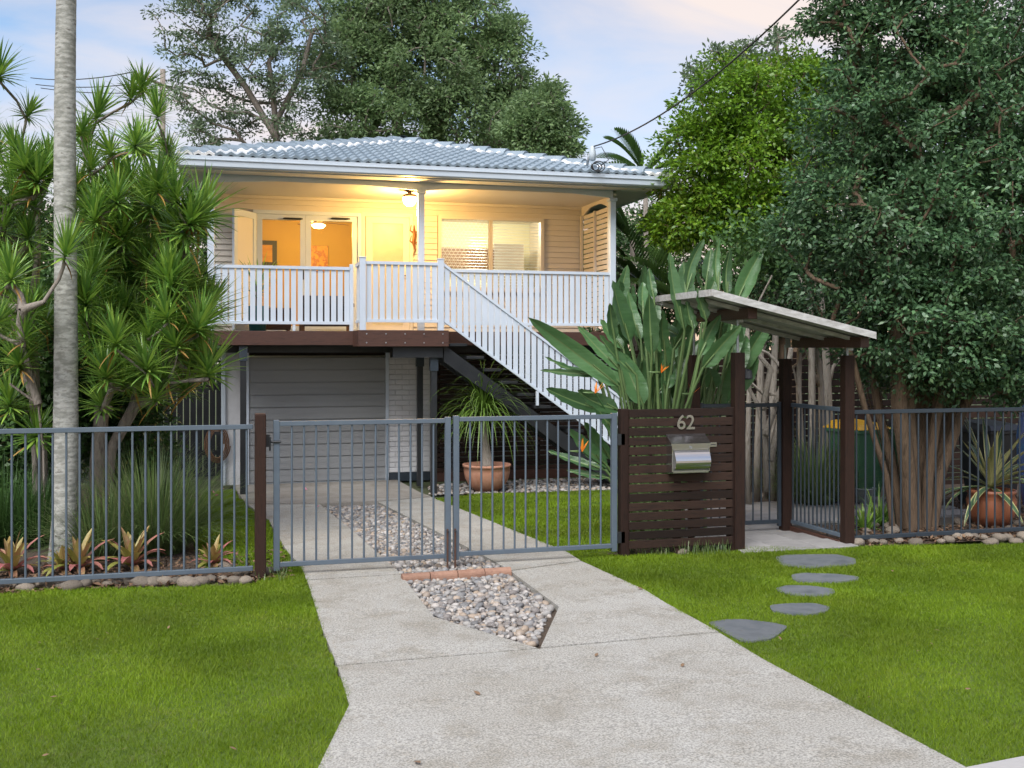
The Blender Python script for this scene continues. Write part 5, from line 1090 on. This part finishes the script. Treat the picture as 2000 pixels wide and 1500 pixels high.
# ---- giant bird of paradise
sp_ = gp(1300, 1040); sp_.y = 10.1; sp_.z = G(10.1); bird = thing('bird_of_paradise', 'giant bird of paradise with large paddle leaves behind the letterbox screen', 'plant', sp_); random.seed(31)
def paddle(pb, pt, wd, base, bend):
    """petiole from base to pb, blade pb to pt of width wd with a pale midrib and raised halves"""
    pb, pt, base = Vector(pb), Vector(pt), Vector(base); ax = pt - pb; L = ax.length; ax.normalize()
    view = Vector((ST, CT, 0)); nrm = (Vector((random.uniform(-.5, .5), -1, random.uniform(.1, .7)))).normalized(); sd = ax.cross(nrm).normalized(); nrm = sd.cross(ax); m = MB(); n = 12; vs = []; fs = []
    for i in range(n + 1):
        q = i / n; ww = wd * .5 * (math.sin(math.pi * q ** .72) ** .62 if 0 < q < 1 else .02); c = pb + ax * L * q + nrm * (-bend * math.sin(math.pi * q) * L * .25) + V3(0, 0, -.05 * q * q * L)
        rb = .011 * (1 - .7 * q); wv = .012 * math.sin(i * 2.1)
        vs += [c - sd * ww + nrm * (ww * .38 + wv), c - sd * ww * .5 + nrm * ww * .26, c - sd * rb, c + sd * rb, c + sd * ww * .5 + nrm * ww * .26, c + sd * ww + nrm * (ww * .38 - wv)]
    for i in range(n):
        for j in range(5): fs.append((i * 6 + j, i * 6 + j + 1, i * 6 + j + 7, i * 6 + j + 6))
    n0 = len(m.f); m.add(vs, fs); m.m = [1 if k % 5 == 2 else 0 for k in range(len(fs))]
    m.k = 1; md = base.lerp(pb, .5) + V3(random.uniform(-.03, .03), 0, .05 * (pb - base).length); m.tube([base, md, pb, pb + ax * L * .3], [.022, .017, .012, .008], 6, False)
    o = ob('leaf', m.mesh('leaf', ['strel', 'rib'], True), bird)
LV = [((490, 690), (75, 345), 95), ((600, 775), (500, 520), 112), ((540, 490), (460, 190), 112), ((640, 545), (628, 255), 78), ((600, 340), (600, 205), 64), ((790, 440), (720, 55), 84), ((650, 290), (627, 140), 44), ((800, 250), (880, 0), 70), ((890, 210), (912, 50), 60), ((945, 240), (950, -5), 44), ((985, 280), (1000, 50), 54), ((1030, 300), (1145, 50), 92), ((890, 390), (850, 230), 62), ((870, 240), (845, 130), 50), ((665, 725), (872, 452), 84), ((875, 605), (1050, 395), 84), ((860, 550), (955, 350), 66), ((410, 800), (155, 685), 84), ((490, 800), (300, 695), 92), ((400, 640), (190, 445), 66), ((420, 650), (150, 540), 34), ((390, 640), (130, 603), 36), ((500, 620), (300, 400), 66), ((510, 520), (405, 375), 62), ((470, 480), (448, 300), 52), ((650, 770), (672, 512), 54), ((840, 650), (815, 400), 62), ((570, 640), (400, 440), 72), ((770, 460), (600, 355), 62), ((540, 720), (430, 590), 60), ((430, 1075), (160, 970), 46), ((440, 1060), (255, 868), 74), ((450, 1020), (330, 840), 70), ((440, 1110), (250, 1065), 36), ((470, 900), (370, 740), 66), ((590, 480), (530, 240), 60), ((710, 700), (740, 560), 60), ((930, 700), (905, 600), 80), ((760, 760), (740, 650), 60), ((700, 540), (690, 330), 70), ((950, 500), (985, 300), 60), ((830, 430), (800, 290), 60), ((740, 520), (870, 330), 50), ((560, 760), (430, 640), 64)]
for i, (b, t_, wd) in enumerate(LV):
    Y_ = {5: 9.15, 12: 8.72, 41: 8.95, 15: 8.72, 16: 8.76}.get(i, 9.55 + (i * .37) % 1.1); f_ = lambda q, dy=0: at(1000 + q[0] / 2.344, 460 + q[1] / 2.344, Y_ + dy); pb2, pt2 = f_(b), f_(t_, random.uniform(-.22, .22)); sc_ = (pb2.x * ST + pb2.y * CT) / FPX
    bs = sp_ + V3(max(-.35, min(.45, (pb2.x - sp_.x) * .35)) + random.uniform(-.08, .08), random.uniform(-.25, .3), 0); paddle(pb2, pt2, wd / 2.344 * sc_ * .95, bs, random.uniform(.1, .5))
for i in range(34):
    p = at(random.uniform(1190, 1450), random.uniform(600, 830), random.uniform(10.2, 11)); d = V3(random.uniform(-.35, .35) + (p.x - sp_.x) * .35, random.uniform(-.3, .3), 1).normalized() * random.uniform(.45, .75); paddle(p, p + d, random.uniform(.16, .24), sp_ + V3(random.uniform(-.4, .5), random.uniform(-.1, .6), 0), random.uniform(.1, .5))
for px, py in ((1292, 728), (1163, 768), (1137, 882), (1352, 770)):
    p = at(px, py, 9.5); m = MB()
    for k in range(6): g = random.uniform(-.6, .9); m.strap(p, (math.sin(g), random.uniform(-.3, .3), math.cos(g)), random.uniform(.08, .14), .022, .05, 3, [.6, 1, .6, .05])
    o = ob('flower', m.mesh('flower', 'orange'), bird); MB().tube([p - V3(.02, 0, .0), p + V3(-.14, 0, .01)], [.016, .003], 6).build('flower_beak', 'rib', o, True); MB().tube([sp_ + V3((px - 1300) * .003, 0, 0), (sp_ + p) / 2 + V3(0, 0, .1), p], .009, 5, False).build('flower_stalk', 'strel', o, True, False)

# ---- near multi stem tree on the right
def pl(px, py, Y, rx, ry=None, rz=None):
    p = at(px, py, Y); k = (p.x * ST + p.y * CT) / FPX; rx *= k; return (p, (rx, (ry or 0) * k or rx, (rz or 0) * k or rx))
mt = gp(1790, 1030); YM = mt.y
stm = []
for (x0_, x1_, x2_, y2_, dy) in ((1745, 1690, 1640, 640, -.1), (1760, 1715, 1690, 600, .2), (1775, 1745, 1735, 560, .4), (1785, 1770, 1770, 540, .0), (1795, 1800, 1815, 540, .3), (1808, 1830, 1860, 560, -.1), (1818, 1855, 1920, 560, .2), (1825, 1870, 1960, 600, .4), (1800, 1815, 1840, 500, .6), (1770, 1725, 1700, 500, .6), (1752, 1702, 1660, 600, .5), (1812, 1842, 1890, 560, .5), (1790, 1785, 1790, 520, .8), (1780, 1757, 1750, 520, -.2), (1822, 1880, 1985, 620, -.1)):
    b_ = at(x0_, 1028, YM + dy * .35); b_.z = G(b_.y) - .05; stm.append([b_, at(x0_ * .75 + x1_ * .25, 930, YM + dy * .5), at(x1_, 800, YM + dy * .8), at((x1_ + x2_) / 2, 700, YM + dy), at(x2_, y2_, YM + dy * 1.3)])
lob = [pl(1760, 90, 9.6, 170, 150, 150), pl(1920, 60, 9.6, 180, 170, 170), pl(1690, 230, 9.7, 120, 150, 130), pl(1850, 260, 9.4, 190, 170, 170), pl(1640, 400, 9.7, 105, 140, 105), pl(1760, 430, 9.3, 170, 150, 140), pl(1930, 440, 9.3, 190, 160, 180), pl(1640, 520, 9.6, 70, 120, 85), pl(1730, 600, 9.4, 110, 130, 110), pl(1860, 620, 9.2, 160, 130, 130), pl(1990, 640, 9.4, 140, 140, 140), pl(1700, -60, 9.8, 110, 150, 120), pl(2050, 200, 9.6, 180, 170, 220), pl(1800, 720, 9.6, 100, 120, 55), pl(1930, 730, 9.5, 110, 120, 60), pl(1545, 450, 9.9, 42, 80, 40), pl(1700, 690, 9.8, 45, 80, 60), pl(1620, 20, 9.9, 50, 80, 60)]
tree('multi_stem_tree', 'large dark glossy multi stem tree overhanging the right fence', 'tree', stm, lob, 41, 1500, 74, .064, .034, 'fol_d', 'barkb', .092, .20, hollow=.35)
# ---- lime green tree
lb_ = at(1560, 700, 15.0); lb_.z = 0
lob = [pl(1440, 215, 15.5, 120, 120, 105), pl(1550, 200, 15.6, 100, 120, 100), pl(1362, 320, 15.6, 86, 110, 95), pl(1460, 340, 15.1, 130, 120, 115), pl(1330, 436, 15.4, 56, 80, 48), pl(1580, 330, 15.4, 110, 120, 120), pl(1415, 420, 15.2, 86, 90, 60), pl(1520, 440, 15.2, 110, 100, 60), pl(1620, 220, 15.8, 80, 110, 90)]
tree('lime_tree', 'bright yellow green round headed tree right of the house', 'tree', [[lb_, at(1555, 700, 15), at(1540, 560, 15.1), at(1500, 430, 15.2)]], lob, 42, 820, 84, .088, .046, 'fol_y', 'barkb', .12, .26, hollow=.45)
# sparse dark tree behind it
q = at(1500, 700, 22); q.z = 0
tree('sparse_tree', 'sparse dark leaved tree top showing above the lime green tree', 'tree', [[q, at(1480, 400, 22), at(1450, 200, 22)]], [pl(1480, 110, 22, 60, 60, 30), pl(1400, 130, 22, 50, 50, 30), pl(1360, 165, 22, 25), pl(1530, 100, 22, 40)], 43, 60, 36, .14, .07, 'fol_a', 'bark', .12, .26)
# ---- trees behind the house
q = at(535, 660, 33); q.z = 0
A = [pl(360, 45, 33, 60, 60, 50), pl(470, 50, 33, 85, 80, 60), pl(590, 60, 33, 75, 80, 70), pl(400, 130, 33, 55, 60, 40), pl(510, 130, 33, 70, 70, 50), pl(345, 110, 33, 28, 40, 30), pl(410, 205, 33, 75, 60, 35), pl(560, 190, 33, 55, 60, 45), pl(460, 255, 33, 95, 80, 38), pl(370, 265, 33, 50, 60, 25), pl(580, 260, 33, 50, 60, 30), pl(640, 130, 33, 40, 50, 60), pl(340, 190, 33, 25, 40, 20), pl(520, -40, 33, 110, 90, 50), pl(390, -20, 33, 60, 60, 40)]
tree('gum_tree', 'tall airy tree with visible pale limbs behind the left of the roof', 'tree', [[q, at(537, 420, 33), at(540, 285, 33), at(535, 200, 33), at(525, 120, 33)], [at(540, 270, 33), at(480, 170, 33), at(420, 90, 33)], [at(538, 240, 33), at(590, 140, 33), at(610, 60, 33)]], A, 44, 290, 62, .14, .06, 'fol_a', 'bark', .105, .34, hollow=.55, rmin=.018)
q = at(800, 660, 35); q.z = 0
B = [pl(760, 60, 35, 115, 100, 75), pl(900, 60, 35, 95, 100, 75), pl(690, 140, 35, 85, 100, 90), pl(830, 130, 34, 120, 100, 90), pl(960, 130, 35, 80, 90, 85), pl(680, 230, 34, 75, 90, 60), pl(780, 230, 34, 110, 100, 70), pl(910, 220, 34, 110, 100, 80), pl(1010, 220, 35, 70, 90, 75), pl(830, -10, 35, 100, 100, 50), pl(720, 10, 35, 70, 80, 50), pl(1000, 60, 35, 30, 40, 30)]
tree('shade_tree', 'broad dense green tree rising behind the middle of the roof', 'tree', [[q, at(790, 400, 35), at(780, 290, 35), at(770, 180, 35)], [at(795, 380, 35), at(850, 260, 35), at(900, 150, 35)], [at(797, 380, 35), at(720, 270, 35), at(690, 160, 35)], [at(795, 400, 35), at(940, 280, 35), at(1000, 200, 35)]], B, 45, 820, 92, .17, .075, 'fol_b', 'bark', .24, .50, hollow=.5, rmin=.018)
q = at(1070, 660, 31); q.z = 0
tree('shade_tree', 'smaller round tree at the right shoulder of the dense tree', 'tree', [[q, at(1068, 400, 31), at(1065, 260, 31)]], [pl(1060, 215, 31, 48, 50, 55), pl(1090, 260, 31, 40, 50, 50), pl(1030, 260, 31, 45, 50, 45), pl(1065, 290, 31, 60, 50, 25)], 46, 150, 90, .16, .07, 'fol_b', 'bark', .2, .42, rmin=.018)
# ---- shrubs and hedges
def shrub(label, lobes, seed, n, mat, ll=.08, name='shrub', nl=44, cr=.2):
    c = lobes[0][0]; b = V3(c.x, c.y, G(c.y)); return tree(name, label, 'shrub', [[b, b.lerp(c, .5), c]], lobes, seed, n, nl, ll, ll * .5, mat, 'barkb', .06, cr, hollow=.3)
shrub('dark green shrub behind the entry roof', [pl(1530, 560, 12.6, 70, 60, 75), pl(1480, 610, 12.8, 60, 60, 60), pl(1600, 600, 12.6, 60, 60, 80), pl(1530, 490, 12.8, 45, 50, 40)], 51, 240, 'fol_d', .065)
shrub('dense dark shrub at the left edge behind the dragon trees', [pl(20, 850, 12.8, 110, 80, 130), pl(60, 700, 13, 100, 80, 100), pl(-60, 700, 13, 110, 80, 140), pl(10, 980, 12.5, 100, 80, 70)], 52, 420, 'fol_h', .09, cr=.26)
shrub('dense green shrub between the dragon trees and the garage', [pl(230, 720, 13.6, 90, 80, 110), pl(300, 640, 14, 90, 80, 100), pl(180, 600, 14, 100, 80, 100), pl(250, 850, 13.4, 80, 80, 90), pl(140, 800, 13.2, 90, 80, 110)], 53, 420, 'fol_h', .09, cr=.26)
shrub('bushy green hedge behind the dragon trees on the left boundary', [pl(60, 480, 16, 110, 90, 90), pl(-60, 430, 16, 110, 90, 110), pl(180, 480, 16, 90, 90, 80), pl(280, 500, 16.2, 70, 90, 90), pl(100, 600, 16, 130, 90, 120), pl(370, 520, 21, 60, 80, 130), pl(420, 600, 22, 50, 80, 110), pl(350, 640, 20, 60, 60, 90)], 54, 560, 'fol_h', .11, cr=.3)
shrub('dark hedge beside the right end of the house', [pl(1250, 560, 20.5, 75, 60, 110), pl(1330, 560, 20, 80, 60, 100), pl(1420, 560, 19.5, 80, 60, 110), pl(1260, 450, 21, 50, 50, 60), pl(1190, 560, 24, 60, 60, 120), pl(1180, 440, 26, 70, 60, 70), pl(1110, 560, 27, 60, 60, 120)], 55, 470, 'fol_h', .12, cr=.34)
shrub('dark hedge filling the right boundary behind the near tree', [pl(1700, 520, 16, 140, 80, 150), pl(1880, 500, 16, 150, 80, 180), pl(2050, 520, 16, 140, 80, 180), pl(1720, 250, 17, 150, 90, 170), pl(1900, 200, 17, 170, 90, 200), pl(1680, 690, 15.5, 110, 60, 110), pl(1830, 700, 15.5, 120, 60, 110), pl(1980, 700, 15.5, 120, 60, 120), pl(1560, 660, 16, 90, 60, 110)], 56, 800, 'fol_h', .13, cr=.36)
# ---- palms at the right of the house
def palm(label, base, top, n, L, ll, seed, dr=.2, el=(.1, 1.2)):
    random.seed(seed); t = thing('cane_palm', label, 'palm', base); MB().tube([base, base.lerp(top, .5) + V3(.05, 0, 0), top], [.07, .055, .05], 8).build('trunk', 'bark', t, True); m = MB()
    for k in range(n): g = (k % 2) * math.pi + random.uniform(-.5, .5); e = random.uniform(*el); frond(m, top, (math.cos(g) * math.cos(e), math.sin(g) * math.cos(e), math.sin(e)), L * random.uniform(.8, 1.1), 20, ll, .05, dr)
    m.build('crown', 'frond', t, normals=False)
for lb, px, py, Y_, n, L, sd in (('cane palm with arching fronds above the right end of the roof', 1260, 345, 19.5, 9, 1.2, 1), ('low cane palm with drooping fronds beside the privacy screen', 1262, 560, 17.5, 11, 1.3, 2), ('cane palm between the house and the lime green tree', 1235, 470, 18.5, 10, 1.2, 3), ('low cane palm behind the bird of paradise', 1330, 600, 15.5, 10, 1.2, 4)):
    tp = at(px, py, Y_); palm(lb, V3(tp.x, tp.y, 0), tp, n, L, .48, sd)
# ---- pale trunks behind the entry
random.seed(17)
for i, (px, wd, lean) in enumerate(((1462, 9, -4), (1478, 12, 6), (1497, 9, -12), (1510, 13, 2), (1562, 10, 2), (1582, 13, 0), (1612, 10, -14), (1632, 14, -24), (1652, 9, 6))):
    Y_ = 12.2 + (i * .43) % 1.0; b = gp(px, 975); b = at(px, 960, Y_); b.z = G(Y_) - .03; k = (b.x * ST + Y_ * CT) / FPX; r_ = wd * k * .55
    pts = [b] + [at(px + lean * h / 3 + random.uniform(-4, 4), 960 - h * 100, Y_ + random.uniform(-.05, .05)) for h in range(1, 5)]; t = thing('pale_trunk_tree', 'slender pale barked trunk behind the entry gate, number %s from the screen' % ['one', 'two', 'three', 'four', 'five', 'six', 'seven', 'eight', 'nine'][i] + ' counting rightwards', 'tree', b, 'pale trunks behind the entry')
    m = MB(); m.tube(pts, [r_ * 1.25, r_ * 1.05, r_, r_ * .9, r_ * .8], 8)
    for _ in range(2): a = random.choice(pts[2:4]); m.tube([a, a + V3(random.uniform(-.3, .3), random.uniform(-.1, .1), .3), a + V3(random.uniform(-.6, .6), random.uniform(-.2, .2), .8)], [r_ * .6, r_ * .45, r_ * .3], 6)
    m.build('trunk', 'barkp', t, True, False)
    c = pts[-1] + V3(0, 0, .5); rng2 = np.random.default_rng(i); n = 500; P = np.array(c) + rng2.normal(0, 1, (n, 3)) * np.array([.28, .25, .22]); Vv, Ff = leaf_cloud(rng2, P, rng2.normal(0, 1, (n, 3)), rng2.normal(0, .5, (n, 3)) + np.array([0, 0, 1]), np.full(n, .09), np.full(n, .045)); ob('crown', np_mesh('crown', Vv, Ff, 'fol_h'), t)
# bare frangipani-like branches beside the entry post
b = at(1500, 960, 11.6); b.z = G(11.6); t = thing('bare_branch_shrub', 'pale bare branched shrub between the entry posts', 'shrub', b); m = MB()
for br_ in (((1500, 960), (1495, 850), (1480, 790), (1455, 745), (1440, 715)), ((1495, 850), (1515, 790), (1535, 770), (1490, 770), (1450, 730)), ((1490, 800), (1505, 720), (1470, 680), (1435, 665)), ((1505, 900), (1525, 800), (1530, 720), (1500, 690), (1460, 672)), ((1515, 790), (1540, 720), (1545, 680))):
    m.tube([at(a, c, 11.5 + (i % 2) * .12) for i, (a, c) in enumerate(br_)], [.045, .036, .028, .02, .014][:len(br_)], 7)
m.build('branches', 'barkp', t, True, False)
# fallen pink blossoms by the garage
me = MB().add([(-.03, 0, .0), (0, -.03, .015), (.03, 0, .0), (0, .03, .02)], [(0, 1, 2, 3)]).mesh('fallen_blossom', 'pink')
for i, (px, py) in enumerate(((596, 956), (418, 962), (436, 955), (424, 968), (620, 990))): tag(ob('fallen_blossom', me, None, gp(px, py, .012), (.3, .2, i), (1.2,) * 3), 'small pink fallen blossom near the garage', 'blossom', 'fallen pink blossoms')
